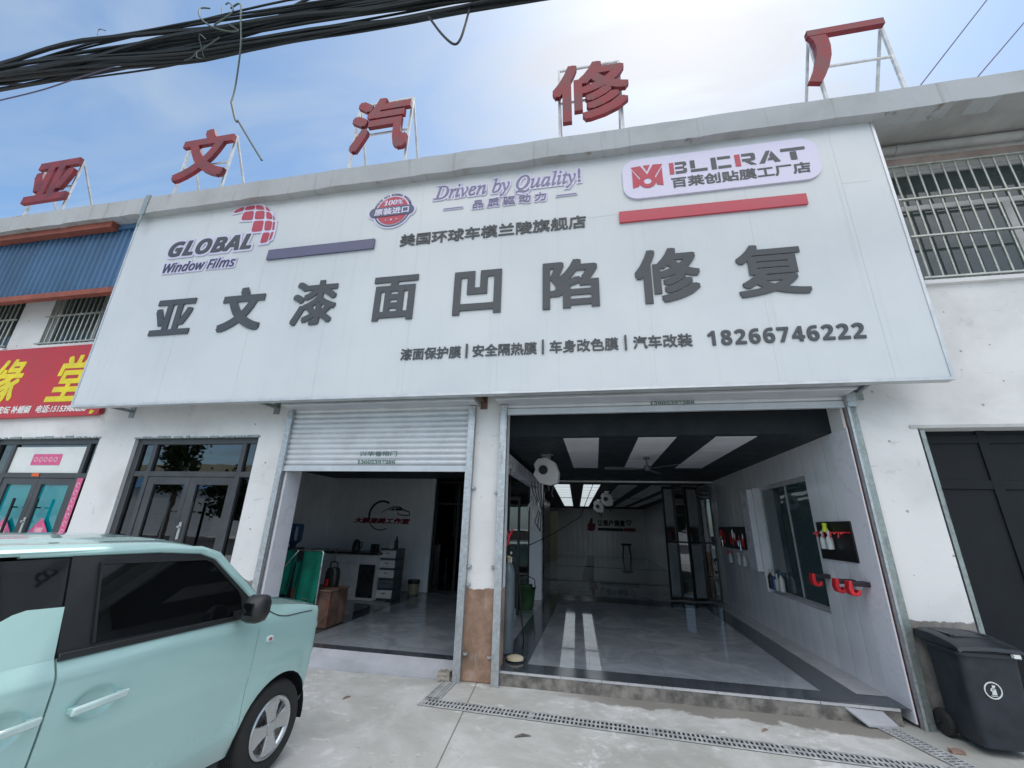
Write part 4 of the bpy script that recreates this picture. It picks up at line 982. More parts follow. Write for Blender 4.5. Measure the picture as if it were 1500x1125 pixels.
for y, z, e in ((-.545, .722, 0), (-.535, .748, .0), (-.45, .775, 0), (-.25, .80, 0), (-.08, .80, 0), (-.04, .785, 0), (-.035, .74, 0)):
    rows.append([(2.835, y, .728 if y > -.54 else z), (2.84, y, z-.008), (2.87, y, z+.006), (3.065, y, z+.014), (3.26, y, z+.006), (3.29, y, z-.008), (3.295, y, .728 if y > -.54 else z)])
q.grid(rows); q.box(2.91, -.38, .79, 2.94, -.12, .812); q.box(3.19, -.38, .79, 3.22, -.12, .812); q.box(2.93, -.385, .79, 3.2, -.355, .806)
q.build('lid', 'bin_plastic', T, smooth=True, ang=30)
q = MB(); q.box(3.19, -.56, .70, 3.235, -.53, .725); q.build('label', 'paper_white', T)
q = MB(); q.tube([(2.86, -.02, .77), (3.27, -.02, .77)], .016, 10)
for x in (2.87, 3.06, 3.26): q.tube([(x, -.02, .77), (x, -.08, .75)], .014, 8)
q.build('handle', 'bin_plastic', T, smooth=True)
for x in (2.835, 3.245):
    q = MB(); q.lathe([(.03, 0), (.075, .0), (.095, .008), (.10, .02), (.10, .04), (.095, .052), (.07, .05), (.03, .045)], (x, -.11, .10), (1, 0, 0), 28); q.build('wheel', 'rubber', T, smooth=True)
q = MB(); q.tube([(2.8, -.11, .10), (3.33, -.11, .10)], .012, 8); q.build('axle', 'black', T)
q = MB(); nrm = Vector((0, -1, -.11)).normalized(); BF = ((3.03, -.4865, .455), (1, 0, 0), tuple(Vector((1, 0, 0)).cross(nrm)*-1) if False else (0, -.066, .998), (0, -.998, -.066))
ring_poly(q, (0, 0), .052, .06, BF, 0, .004, 0, 360, 32); ring_poly(q, (0, 0), .0, .018, BF, 0, .004, 20, 200, 12)
q.prism([(-.012, -.03), (.02, -.03), (.018, .012), (-.006, .016)], *BF, 0, .004); q.prism([(-.004, .02), (.014, .018), (.02, .034), (.0, .038)], *BF, 0, .004); q.prism([(-.022, -.036), (.022, -.036), (.022, -.04), (-.022, -.04)], *BF, 0, .004)
q.build('logo', 'paper_white', T)
T = thing('squeegee', 'pale handled squeegee pole leaning behind the dark bin', 'tool', (3.42, -.05, 0))
q = MB(); q.tube([(3.44, -.12, .0), (3.36, .05, .90)], .014, 8); q.build('handle', 'alu', T, smooth=True)
q = MB(); q.obox((3.355, .055, .92), (.012, 0, 0), (0, .012, 0), (0, .0, .06)); q.build('grip', 'water_blue', T, bevel=.006)

# ------------------------------------------------------------------ things in the wide bay
def reel(c, s, rz, label):
    t = thing('hose_reel', label, 'hose reel', c, 'white hose reels hung from the ceiling', rz)
    pr = [(-.20, .10), (-.14, .20), (.02, .22), (.16, .13), (.22, -.04), (.20, -.20), (.08, -.24), (-.10, -.20), (-.21, -.06), (-.17, .02)]
    q = MB(); q.prism([(a*s, b*s) for a, b in pr], (0, 0, 0), (1, 0, 0), (0, 0, 1), (0, -1, 0), -.07*s, .07*s); q.build('housing', 'machine_white', t, bevel=.014*s, local=True)
    q = MB(); q.lathe([(.0, 0), (.06*s, 0), (.075*s, -.012*s), (.075*s, -.03*s)][::-1], (-.03*s, -.10*s, .01*s), (0, -1, 0), 24); q.lathe([(.075*s, 0), (.07*s, .035*s), (.01, .036*s)], (-.03*s, -.07*s, .01*s), (0, -1, 0), 24); q.build('hub', 'black', t, local=True, smooth=True)
    q = MB(); q.box(-.05*s, -.05*s, .20*s, .07*s, .05*s, .26*s); q.box(-.09*s, -.06*s, .26*s, .11*s, .06*s, .275*s); q.build('bracket', 'silver', t, local=True)
    q = MB(); q.tube([(.10*s, -.02, -.2*s), (.12*s, -.02, -.28*s), (.10*s, -.03, -.36*s), (.12*s, -.02, -.42*s)], .014*s, 8); q.tube([(.03*s, 0, -.22*s), (.05*s, 0, -.32*s)], .02*s, 8); q.build('hose', 'black', t, local=True, smooth=True)
    return t
reel((-.73, 1.6, 2.41), .95, R(-8), 'white hose reel with black hub at the bay front, largest of three')
reel((.36, 8.0, 2.40), .85, R(-6), 'white hose reel with black hub hung deep in the hall, in the middle of three')
reel((.13, 10.0, 2.28), .85, R(-6), 'white hose reel with black hub hung deepest in the hall, smallest of three')
T = thing('ceiling_fan', 'dusty grey ceiling fan under the dark ceiling of the bay', 'fan', (.835, 1.9, 2.68))
q = MB(); q.lathe([(.05, 0), (.05, .03), (.014, .05), (.012, .13)], (.835, 1.9, 2.674), (0, 0, -1), 20); q.build('rod', 'fan_grey', T, smooth=True)
q = MB(); q.lathe([(.015, 0), (.045, .02), (.052, .05), (.042, .085), (.015, .10)], (.835, 1.9, 2.555), (0, 0, -1), 24); q.build('motor', 'fan_grey', T, smooth=True)
for a in (186, 306, 66):
    d = Vector((math.cos(R(a)), math.sin(R(a)), 0)); n_ = Vector((-d.y, d.x, .18)).normalized()
    q = MB(); c = Vector((.835, 1.9, 2.49)); rows = []
    for r, w in ((.07, .02), (.12, .022), (.16, .045), (.40, .058), (.62, .062), (.66, .045)): rows.append([c+d*r-n_*w, c+d*r+n_*w])
    q.grid(rows); q.build('blade', 'fan_grey', T, solid=.006)
# tool boards, red hangers and bottles along the side wall
FW = lambda x: ((x, 0, 0), (0, 1, 0), (0, 0, 1), (-1, 0, 0))
T = thing('tool_board', 'black tool board with two clear bottles hung near the bay mouth', 'tool board', (2.68, .63, 1.31))
q = MB(); q.box(2.672, .265, 1.31, 2.688, 1.0, 1.725); q.build('board', 'black', T, bevel=.003)
q = MB(); q.box(2.655, .30, 1.60, 2.67, 1.0, 1.615)
for y in (.36, .42, .50, .58, .66, .74, .82, .90, .96): q.tube([(2.665, y, 1.61), (2.62, y, 1.60), (2.61, y, 1.57+.02*math.sin(y*40))], .008, 6)
q.build('hook_rail', 'tool_red', T)
q = MB(); q.lathe([(.03, 0), (.035, .02), (.02, .06), (.03, .09), (.015, .1)], (2.625, .70, 1.61), (0, 0, 1), 12); q.build('nozzle', 'yellow_green', T, smooth=True)
for y in (.66, .80):
    t = thing('hanging_bottle', ('clear spray bottle hung under the yellow nozzle on the black board', 'clear spray bottle hung beside the yellow nozzle, deeper in the bay')[y > .7], 'bottle', (2.63, y, 1.42), 'clear bottles on the tool board')
    q = MB(); q.lathe([(.015, 0), (.034, .006), (.036, .10), (.03, .13), (.012, .15), (.012, .175)], (2.63, y, 1.42), (0, 0, 1), 16); q.build('body', 'bottle_clear', t, smooth=True)
    q = MB(); q.lathe([(.016, 0), (.016, .03), (.008, .034)], (2.63, y, 1.59), (0, 0, 1), 12); q.build('cap', 'drawer_white', t)
T = thing('tool_board', 'black tool board crowded with red tools deep along the side wall', 'tool board', (2.68, 4.3, 1.28))
q = MB(); q.box(2.672, 3.62, 1.28, 2.688, 5.35, 1.68); q.build('board', 'black', T, bevel=.003)
rnd = random.Random(4)
for k in range(22):
    y = rnd.uniform(3.7, 5.3); z = rnd.uniform(1.40, 1.63); dy = rnd.uniform(-.04, .04); l = rnd.uniform(.08, .17)
    q = MB(); q.tube([(2.655, y, z), (2.652, y+dy*.5, z-l*.45), (2.655, y+dy, z-l)], [.012, .015, .011], 8); q.tube([(2.655, y-.035, z+.004), (2.65, y, z+.014), (2.655, y+.03, z-.004)], .010, 8)
    q.build('tool', 'tool_red' if k % 3 else 'silver', T, smooth=True)
for k, y in enumerate((3.75, 4.05, 4.6)):
    t = thing('spray_bottle', ('white spray bottle hung under the crowded tool board, next to the white pilaster', 'white spray bottle hung in the middle under the crowded tool board', 'white spray bottle hung deepest under the crowded tool board')[k], 'bottle', (2.64, y, 1.0), 'spray bottles under the tool board')
    q = MB(); q.lathe([(.03, 0), (.045, .01), (.045, .12), (.02, .17), (.02, .19)], (2.63, y, 1.0), (0, 0, 1), 14); q.build('body', 'bottle_clear', t, smooth=True)
    q = MB(); q.box(2.59, y-.012, 1.19, 2.65, y+.012, 1.22); q.box(2.595, y-.006, 1.15, 2.605, y+.006, 1.19); q.build('trigger', 'tool_red' if k == 2 else 'silver', t)
def hanger(y, z, label):
    t = thing('red_hanger', label, 'hanger', (2.68, y, z), 'red hangers on the side wall')
    q = MB(); q.box(2.53, y-.055, z+.005, 2.688, y+.055, z+.05); q.build('arm', 'tool_dark', t, bevel=.008)
    pr = [(2.545, z+.05), (2.505, z+.055), (2.49, z-.02), (2.505, z-.075), (2.545, z-.09), (2.59, z-.075), (2.60, z-.03), (2.575, z-.03), (2.565, z-.055), (2.54, z-.055), (2.53, z-.01)]
    q = MB(); q.prism(pr, (0, y, 0), (1, 0, 0), (0, 0, 1), (0, -1, 0), -.045, .045); q.build('cradle', 'tool_red', t, bevel=.006)
hanger(.98, 1.09, 'red and black hanger at the window corner, deepest of the three'); hanger(.47, 1.085, 'red and black hanger in the middle of three under the tool board'); hanger(.22, 1.09, 'red and black hanger at the bay mouth, by the white jamb')
for k, (y, h, m, nm) in enumerate(((2.98, .26, 'black', 'short black bottle against the white pilaster foot'), (2.84, .22, 'bottle_blue', 'blue bottle on the window sill next to the black bottle'), (2.72, .21, 'bottle_clear', 'clear pump bottle on the sill between the blue bottle and the slim can'), (2.56, .26, 'drawer_white', 'slim white spray can, outermost on the window sill'))):
    t = thing('sill_bottle', nm, 'bottle', (2.74, y, .70), 'bottles on the window sill')
    q = MB(); q.lathe([(.03, 0), (.04, .008), (.04, h*.7), (.018, h*.82), (.016, h*.9)], (2.745, y, .742), (0, 0, 1), 14); q.build('body', m, t, smooth=True)
    q = MB(); q.lathe([(.019, 0), (.019, .05), (.012, .055)], (2.745, y, .742+h*.9), (0, 0, 1), 12); q.build('cap', 'drawer_white' if m != 'drawer_white' else 'bottle_blue', t)
# floor things near the pillar
T = thing('gas_cylinder', 'tall grey cylinder standing against the inner face of the post', 'cylinder', (-1.07, .62, FZ))
q = MB(); q.lathe([(.07, 0), (.085, .015), (.085, .88), (.07, .95), (.03, 1.0)], (-1.10, .62, FZ), (0, 0, 1), 24); q.build('body', 'cylinder_grey', T, smooth=True)
q = MB(); q.lathe([(.02, 0), (.02, .05), (.03, .055), (.03, .08)], (-1.10, .62, FZ+1.0), (0, 0, 1), 12); q.build('valve', 'brass', T)
q = MB(); q.tube([(-1.05, .60, FZ+1.05), (-.97, .62, FZ+.9), (-.93, .66, FZ+.4), (-.90, .70, FZ+.12), (-.93, .80, FZ+.02)], .009, 6); q.build('hose', 'black', T, smooth=True)
T = thing('slipper', 'cream slipper on the dark floor border by the post', 'slipper', (-.93, .36, FZ))
q = MB(); q.prism([(-1.03, .30), (-.93, .285), (-.84, .32), (-.83, .40), (-.90, .43), (-1.02, .41), (-1.06, .36)], (0, 0, 0), (1, 0, 0), (0, 1, 0), (0, 0, 1), FZ+.001, FZ+.018); q.build('sole', 'black', T, bevel=.006)
q = MB(); q.lathe([(.10, 0), (.095, .02), (.06, .035), (.01, .04)], (-.945, .36, FZ+.018), (0, 0, 1), 20); q.build('upper', 'slipper', T, smooth=True)
T = thing('bucket', 'dark green bucket with rags standing at the foot of the white pillar', 'bucket', (-1.35, 3.6, FZ))
q = MB(); q.lathe([(.15, 0), (.19, .34), (.20, .35), (.18, .33), (.14, .05)], (-1.33, 3.5, FZ), (0, 0, 1), 24); q.build('body', 'bucket_green', T, smooth=True)
q = MB(); q.tube([(-1.52, 3.5, FZ+.34), (-1.5, 3.5, FZ+.5), (-1.33, 3.5, FZ+.58), (-1.16, 3.5, FZ+.5), (-1.14, 3.5, FZ+.34)], .01, 6); q.build('handle', 'black', T, smooth=True)
lump_ = lump('rag', (-1.33, 3.46, FZ+.36), (.26, .22, .10), 'yellow_green', 'yellow green rag heaped in the dark bucket', 'rag', 8); lump_.data.materials[0] = mat('bucket_green')
T = thing('machine_rack', 'black polishing machine rack with hanging hoses before the white pillar', 'machine', (-1.3, 3.0, FZ))
q = MB(); q.box(-1.72, 2.9, FZ, -1.66, 2.96, 2.1); q.box(-1.40, 2.9, FZ, -1.36, 2.96, 2.1); q.box(-1.66, 2.9, 2.04, -1.40, 2.96, 2.1); q.box(-1.66, 2.9, FZ+.1, -1.40, 3.0, FZ+.55); q.build('frame', 'black', T, bevel=.006)
q = MB(); q.tube([(-1.5, 2.88, .75), (-1.5, 2.88, 1.05)], .035, 12); q.tube([(-1.5, 2.88, 1.1), (-1.5, 2.88, 1.14)], .03, 12); q.build('gauge', 'silver', T, smooth=True)
q = MB(); q.tube([(-1.62, 2.86, .9), (-1.66, 2.84, .7), (-1.5, 2.83, .6), (-1.38, 2.85, .75), (-1.42, 2.86, .95), (-1.55, 2.86, .98)], .014, 8); q.build('hose', 'black', T, smooth=True)
T = thing('red_clamp', 'red clamp hanging on a cord inside the wide bay by the post', 'clamp', (-1.25, 1.2, 1.32))
q = MB(); q.tube([(-1.27, 1.2, 1.52), (-1.22, 1.2, 1.42), (-1.24, 1.2, 1.32), (-1.30, 1.2, 1.30)], .016, 8); q.tube([(-1.17, 1.2, 1.53), (-1.22, 1.2, 1.42)], .016, 8); q.build('jaw', 'tool_red', T, smooth=True)
q = MB(); q.tube([(-1.22, 1.2, 1.42), (-1.22, 1.21, 2.40)], .004, 6); q.build('cord', 'black', T)
T = thing('air_tool_cluster', 'tangled air tools and hoses hanging from the beam beside the front reel', 'air tools', (-1.05, 3.0, 2.0))
rnd = random.Random(11)
for k in range(5):
    x = -1.05+rnd.uniform(-.12, .14); y = 2.9+rnd.uniform(-.1, .1); z = 1.98+rnd.uniform(-.1, .14)
    q = MB(); q.tube([(x, y, z), (x+rnd.uniform(-.08, .08), y, z-.10), (x+rnd.uniform(-.1, .1), y, z-.16)], .02, 8); q.build('air_gun', 'silver' if k % 2 else 'machine_white', T, smooth=True)
q = MB()
for k in range(4): q.tube([(-1.15+.06*k, 2.9, 2.38), (-1.12+.05*k, 2.86, 2.2), (-1.0+.02*k, 2.9, 1.9), (-1.08+.05*k, 2.88, 1.65-.06*k), (-.98, 2.9, 1.5)], .009, 6)
q.tube([(-1.2, 3.0, 1.25), (-.8, 3.3, 1.45), (-.3, 4.2, 1.8), (.0, 5.3, 2.62)], .008, 6)
q.build('air_hose', 'black', T, smooth=True)
T = thing('black_stool', 'dim black stool standing before the ribbed white wall deep in the hall', 'stool', (1.6, 19.6, FZ))
q = MB(); q.lathe([(.26, 0), (.28, .03), (.28, .07), (.25, .09)], (1.6, 19.6, FZ+.62), (0, 0, 1), 20); q.build('seat', 'black', T, smooth=True)
for a in range(4):
    q = MB(); c, s = math.cos(R(45+90*a)), math.sin(R(45+90*a)); q.tube([(1.6+.2*c, 19.6+.2*s, FZ+.62), (1.6+.3*c, 19.6+.3*s, FZ)], .022, 8); q.build('leg', 'black', T)

# ------------------------------------------------------------------ things in the narrow bay
T = thing('counter', 'white fronted reception counter with a dark top against the dim back wall', 'counter', (-5.1, 3.5, FZ))
q = MB(); q.box(-6.0, 3.24, FZ, -4.28, 3.85, .95); q.build('body', 'cabinet_white', T)
q = MB(); q.box(-6.04, 3.18, .955, -4.24, 3.88, .995); q.build('counter_top', 'counter_dark', T, bevel=.004)
q = MB(); q.box(-5.98, 3.222, .79, -4.285, 3.238, .94); q.build('front_panel', 'cabinet_white', T, bevel=.004)
q = MB(); q.box(-5.98, 3.224, FZ+.05, -4.64, 3.238, .775); q.build('front_panel', 'cabinet_white', T, bevel=.004)
q = MB(); q.box(-4.63, 3.224, FZ+.05, -4.285, 3.238, .775); q.build('front_panel', 'counter_dark', T, bevel=.004)
T = thing('drawer_tower', 'tall narrow plastic tower of five white drawers beside the counter', 'drawers', (-4.12, 3.6, FZ))
q = MB()
for z in [FZ+.005+.182*k for k in range(6)]: q.box(-4.30, 3.40, z, -3.95, 3.80, z+.022)
q.box(-4.30, 3.42, FZ+.02, -4.285, 3.80, 1.05); q.box(-3.965, 3.42, FZ+.02, -3.95, 3.80, 1.05); q.box(-4.285, 3.785, FZ+.02, -3.965, 3.80, 1.05); q.build('frame', 'drawer_frame', T)
for k in range(5):
    z = FZ+.032+.182*k; q = MB(); q.box(-4.282, 3.385, z, -3.968, 3.78, z+.145)
    dr = q.build('drawer', 'cylinder_grey' if k == 1 else 'drawer_white', T, bevel=.012)
    q = MB(); q.box(-4.16, 3.372, z+.085, -4.09, 3.384, z+.098); q.build('drawer_pull', 'black', dr)
def bottle(name, c, r, h, m, mc, label, cat='bottle'):
    t = thing(name, label, cat, c); q = MB(); q.lathe([(r*.8, 0), (r, .01), (r, h*.62), (r*.45, h*.8), (r*.4, h*.88)], c, (0, 0, 1), 16); q.build('body', m, t, smooth=True)
    q = MB(); q.lathe([(r*.45, 0), (r*.45, h*.1), (r*.3, h*.12)], (c[0], c[1], c[2]+h*.88), (0, 0, 1), 12); q.build('cap', mc, t); return t
bottle('dark_bottle', (-4.03, 3.52, 1.068), .04, .24, 'black', 'black', 'dark bottle standing on top of the drawer tower')
bottle('small_jar', (-4.14, 3.5, 1.068), .03, .09, 'drawer_white', 'silver', 'small white jar on the drawer tower beside the dark bottle', 'jar')
T = thing('kettle', 'black kettle on the dark counter top', 'kettle', (-4.88, 3.45, .995))
q = MB(); q.lathe([(.07, 0), (.085, .02), (.075, .16), (.05, .21), (.015, .23)], (-4.88, 3.45, .997), (0, 0, 1), 20); q.build('body', 'black', T, smooth=True)
q = MB(); q.tube([(-4.82, 3.45, 1.17), (-4.76, 3.45, 1.17), (-4.75, 3.45, 1.08), (-4.81, 3.45, 1.04)], .012, 8); q.build('handle', 'black', T, smooth=True)
T = thing('small_speaker', 'small black box with a round face on the counter next to the drawer tower', 'speaker', (-4.45, 3.45, .995))
q = MB(); q.box(-4.52, 3.38, .997, -4.38, 3.5, 1.15); q.build('body', 'black', T, bevel=.01)
q = MB(); q.lathe([(.05, 0), (.045, .006), (.02, .002)], (-4.45, 3.379, 1.07), (0, -1, 0), 20); q.build('cone', 'counter_dark', T)
T = thing('waste_bin', 'cream waste bin with a dark liner rim near the dim doorway', 'bin', (-3.92, 4.38, FZ))
q = MB(); q.lathe([(.10, 0), (.125, .26), (.11, .255), (.09, .02)], (-3.93, 4.38, FZ), (0, 0, 1), 22); q.build('body', 'cream', T, smooth=True)
q = MB(); q.lathe([(.127, .2), (.131, .27), (.115, .272), (.113, .2)], (-3.93, 4.38, FZ), (0, 0, 1), 22); q.build('liner', 'black', T, smooth=True)
T = thing('water_dispenser', 'dim water dispenser with a blue bottle in the corner of the narrow bay', 'water dispenser', (-5.65, 2.5, FZ))
q = MB(); q.box(-5.82, 2.36, FZ, -5.50, 2.68, 1.08); q.build('cabinet', 'drawer_frame', T, bevel=.02)
q = MB(); q.lathe([(.05, 0), (.06, .05), (.135, .12), (.14, .38), (.13, .42), (.02, .43)], (-5.66, 2.52, 1.08), (0, 0, 1), 24); q.build('water_bottle', 'water_blue', T, smooth=True)
q = MB(); q.box(-5.74, 2.33, .82, -5.71, 2.36, .88); q.box(-5.61, 2.33, .82, -5.58, 2.36, .88); q.build('tap', 'silver', T)
T = thing('work_chest', 'scuffed rusty wooden chest standing on the floor behind the mint car', 'chest', (-3.87, 1.35, FZ))
q = MB(); q.box(-4.40, 1.02, FZ+.002, -3.78, 1.50, .60); q.build('body', 'bench_rust', T, bevel=.012)
q = MB(); q.box(-4.415, 1.005, .602, -3.765, 1.515, .625); q.build('lid', 'bench_rust', T, bevel=.006)
for x in (-4.40, -3.78):
    q = MB(); q.box(x-.008, 1.008, FZ+.01, x+.03 if x < -4 else x+.008, 1.019, .60)
    q.build('corner_strap', 'rust_red', T)
T = thing('towel_rack', 'thin chrome rack holding green cloths before the rusty chest', 'rack', (-4.25, .98, FZ))
q = MB(); q.tube([(-4.62, .94, FZ), (-4.62, .94, 1.13), (-4.60, .94, 1.15), (-3.96, .94, 1.15), (-3.94, .94, 1.13), (-3.94, .94, FZ+.3)], .011, 8); q.tube([(-4.62, .94, .5), (-3.94, .94, .5)], .009, 8); q.tube([(-4.35, .94, 1.15), (-4.42, .86, 1.0), (-4.46, .82, .92)], .010, 8); q.build('rail', 'silver', T, smooth=True)
def cloth(x0, x1, zb, zt, y, amp, seed, label):
    rnd = random.Random(seed); rows = []; ph = rnd.uniform(0, 6)
    for i in range(15):
        v = i/14; row = []
        for j in range(17):
            u = j/16; yy = y-.022-amp*(.35+v)*math.sin(u*9+ph+v*1.1)-.02*v
            rr = .04*max(0, (v-.9)/.1)**2*(1 if j in (0, 16) else 0)
            row.append((x0+(x1-x0)*u+(rr if u < .5 else -rr), yy, zt-(zt-zb)*v-.012*math.sin(u*6+ph)))
        rows.append(row)
    rows.insert(0, [(p[0], y+.015, zt+.005) for p in rows[0]]); rows.insert(0, [(p[0], y+.02, zt-.18) for p in rows[1]])
    q = MB(); q.grid(rows); o = q.build('green_cloth', 'green_cloth', smooth=True, solid=.008, weld=True); return tag(o, label, 'cloth', 'green cloths on the rack')
cloth(-4.27, -3.95, .44, 1.155, .97, .012, 2, 'green cloth hanging straight and flat over the rack end by the chest')
cloth(-4.64, -4.40, .55, 1.155, .97, .03, 5, 'crumpled green cloth bunched on the rack end by the white jamb')
cloth(-4.42, -4.24, .46, .98, 1.05, .02, 9, 'green cloth hanging low behind the pale stick of the rack')
T = thing('black_bag', 'black tool bag with a carrying loop standing on the rusty chest', 'bag', (-4.01, 1.37, .626))
q = MB(); rows = [[(x, y, z) for x, y in rrect(-4.10-w, -3.92+w, 1.30, 1.44, .04, 3)] for z, w in ((.628, 0), (.67, .012), (.83, .008), (.89, -.02), (.895, -.06))]
rows = [r+[r[0]] for r in rows]; rows.append([(-4.01, 1.37, .897)]*len(rows[0])); rows.insert(0, [(-4.01, 1.37, .627)]*len(rows[0])); q.grid(rows); q.build('body', 'black', T, smooth=True, weld=True)
q = MB(); q.tube([(-4.07, 1.37, .88), (-4.07, 1.37, .96), (-4.01, 1.37, .98), (-3.95, 1.37, .96), (-3.95, 1.37, .88)], .012, 8); q.tube([(-4.01, 1.37, .97), (-4.01, 1.37, 1.17)], .006, 6); q.build('handle', 'black', T, smooth=True)
q = MB(); q.box(-4.06, 1.286, .635, -4.02, 1.297, .73); q.build('strap', 'tool_red', T)

# ------------------------------------------------------------------ overhead cables
T = thing('utility_cable', 'thick black tangle of telephone and power cables sagging across the sky', 'cable', (-3.5, -2.6, 6.5))
KX = [-14, -9.5, -7.22, -5.8, -4.07, -2.78, -1.62, -.6, 1.5, 5]; KC = [7.2, 6.95, 6.80, 6.75, 6.585, 6.53, 6.41, 6.36, 6.24, 6.0]; KT = [.06, .08, .11, .20, .25, .22, .20, .20, .22, .22]
rnd = random.Random(21)
def at(x): return float(np.interp(x, KX, KC)), float(np.interp(x, KX, KT))
for k in range(30):
    base = -1+2*k/29+rnd.uniform(-.05, .05); ph, fq = rnd.uniform(0, 6.3), rnd.uniform(.6, 1.5); y0 = rnd.uniform(-.07, .07); am = rnd.uniform(.06, .28); path = []
    for i in range(70):
        x = -14+19*i/69; c, tk = at(x); s = max(-1, min(1, base+am*math.sin(fq*x+ph)+.06*math.sin(3.1*x+ph*2)))
        path.append((x, -2.6+y0+.05*math.sin(fq*.7*x+ph), c+s*tk*.93))
    q = MB(); q.tube(path, rnd.choice((.010, .012, .015, .018, .021, .025)) if abs(base) < .75 else rnd.choice((.011, .014, .017)), 6); q.build('cable_strand', 'cable_black', T, smooth=True)
def wire(path, r, m, name, parent=None, n=5):
    P = [Vector(p) for p in path]; out = []
    for i in range(len(P)-1):
        p0, p1, p2, p3 = P[max(i-1, 0)], P[i], P[i+1], P[min(i+2, len(P)-1)]
        for s in range(n):
            t = s/n; out.append(.5*((2*p1)+(p2-p0)*t+(2*p0-5*p1+4*p2-p3)*t*t+(3*p1-p0-3*p2+p3)*t**3))
    out.append(P[-1]); q = MB(); q.tube(out, r, 6); return q.build(name, m, parent, smooth=True)
Yc = -2.6
wire([(-3.72, Yc-.1, 6.85), (-3.55, Yc-.14, 6.80), (-3.46, Yc-.14, 6.5), (-3.40, Yc-.1, 6.15), (-3.44, Yc, 5.75), (-3.42, Yc, 5.5)], .009, 'wire_green', 'dangling_wire', T)
wire([(-3.42, Yc, 5.50), (-3.30, Yc, 5.24), (-3.255, Yc, 5.20)], .010, 'wire_green', 'dangling_wire', T); wire([(-3.265, Yc, 5.22), (-3.05, Yc, 4.92), (-2.85, Yc, 4.645)], .009, 'wire_green', 'dangling_wire', T)
wire([(-1.40, Yc, 6.18), (-1.25, Yc, 5.9), (-1.12, Yc, 5.72), (-1.06, Yc, 5.75), (-1.02, Yc, 5.95), (-.99, Yc, 6.2)], .011, 'cable_black', 'dangling_wire', T)
wire([(-9, Yc, 6.33), (-7.6, Yc, 6.30), (-6.95, Yc, 6.315), (-6.3, Yc, 6.34), (-5.78, Yc, 6.42), (-5.3, Yc, 6.48)], .008, 'wire_thin', 'dangling_wire', T)
wire([(-3.3, Yc, 6.6), (-3.0, Yc, 6.85), (-2.5, Yc, 7.05), (-1.9, Yc, 7.3), (-1, Yc, 7.6)], .016, 'cable_black', 'cable_strand', T)
for k, pth in enumerate(([(-3.95, Yc-.14, 6.85), (-3.98, Yc-.2, 6.75), (-3.9, Yc-.22, 6.55), (-3.72, Yc-.2, 6.38), (-3.55, Yc-.15, 6.34), (-3.5, Yc-.1, 6.42), (-3.6, Yc-.14, 6.48)],
                         [(-3.78, Yc-.12, 6.9), (-3.6, Yc-.2, 6.72), (-3.52, Yc-.2, 6.55), (-3.70, Yc-.2, 6.40)], [(-3.72, Yc-.1, 6.38), (-3.85, Yc-.1, 6.28), (-3.95, Yc-.1, 6.22)], [(-3.95, Yc-.1, 6.22), (-4.0, Yc-.1, 6.14), (-4.08, Yc-.1, 6.12)], [(-3.95, Yc-.1, 6.22), (-3.93, Yc-.1, 6.13), (-3.85, Yc-.1, 6.09)],
                         [(-3.93, Yc, 6.8), (-3.98, Yc, 7.0), (-4.02, Yc, 7.15)], [(-5.6, Yc-.1, 6.95), (-5.62, Yc-.1, 7.06), (-5.5, Yc-.1, 7.0)], [(-4.0, Yc, 6.3), (-4.02, Yc-.1, 6.5), (-3.9, Yc-.1, 6.4)])):
    wire(pth, .008 if k < 3 else .005, 'wire_green', 'tie_wire', T)
for k, (a, b) in enumerate((((3.80, 2, 6.58), (9.5, 2, 13.55)), ((4.45, 2, 6.58), (11.0, 2, 13.84)))):
    q = MB(); q.tube([a, b], .012, 6); o = q.build('thin_wire', 'wire_thin'); tag(o, ('thin purple wire rising steeply behind the roof edge, next to the last roof letter', 'thin purple wire rising behind the roof edge, farther from the roof letters')[k], 'wire', 'thin wires behind the roof')

# ------------------------------------------------------------------ mint car (local frame: y forward, x outwards, origin under the front wheel)
CAR = thing('mint_car', 'boxy mint green car with black pillars and tinted windows parked nose to the workshop', 'car', (-2.128, -2.015, 0), rz=R(-2.5))
HW = .75                                            # half width; centre line at x = -.75
def fz(z):                                          # how far the flank tucks in at height z
    return float(np.interp(z, [.2, .28, .36, .50, .60, .66, .74, .84, .905, .925, .945, 1.0, 1.06], [-.075, -.05, -.026, -.018, -.008, .0, .005, .007, .008, .006, .0, -.032, -.05]))
def fy(y): return -.012*((y+1.1)/1.1)**2 if y < 0 else -.012
def top(y): return float(np.interp(y, [-2.8, -.34, -.31, -.2, -.04, .1, .2, .30, .40], [1.0, 1.0, 1.03, 1.025, 1.005, .985, .965, .945, .925]))
AR = .312
def zb(y):
    for c in (0., -2.22):
        if abs(y-c) < AR: return max(.235, .27+math.sqrt(AR*AR-(y-c)**2))
    return .235
def flank(ys, nz=18, ztop=None, dent=None):
    rows = []
    for y in ys:
        a, b = zb(y), (ztop if ztop else top(y)); r = []
        for k in range(nz+1):
            z = a+(b-a)*k/nz; x = fz(z)+fy(y)
            d = math.sqrt((y-0)**2+(z-.27)**2)
            if abs(y) < .55 and z < .75: x += .012*max(0, 1-abs(d-AR-.03)/.10)     # flared arch lip
            if dent: x -= .026*math.exp(-(((y-dent[0])/.072)**2+((z-dent[1])/.050)**2)**3)
            r.append((x, y, z))
        rows.append(r)
    return rows
def mir(rows): return [[(-1.5-x, y, z) for x, y, z in r] for r in rows]
def lin(a, b, n): return [a+(b-a)*i/n for i in range(n+1)]
arch_ys = lambda c: [c+AR*math.cos(R(180-180*i/18)) for i in range(19)]
ys_f = sorted(set([round(v, 4) for v in lin(-.305, -.312, 1)+arch_ys(0.)]))
ys_f = [y for y in ys_f if y < .155]+[.165]
body = MB()
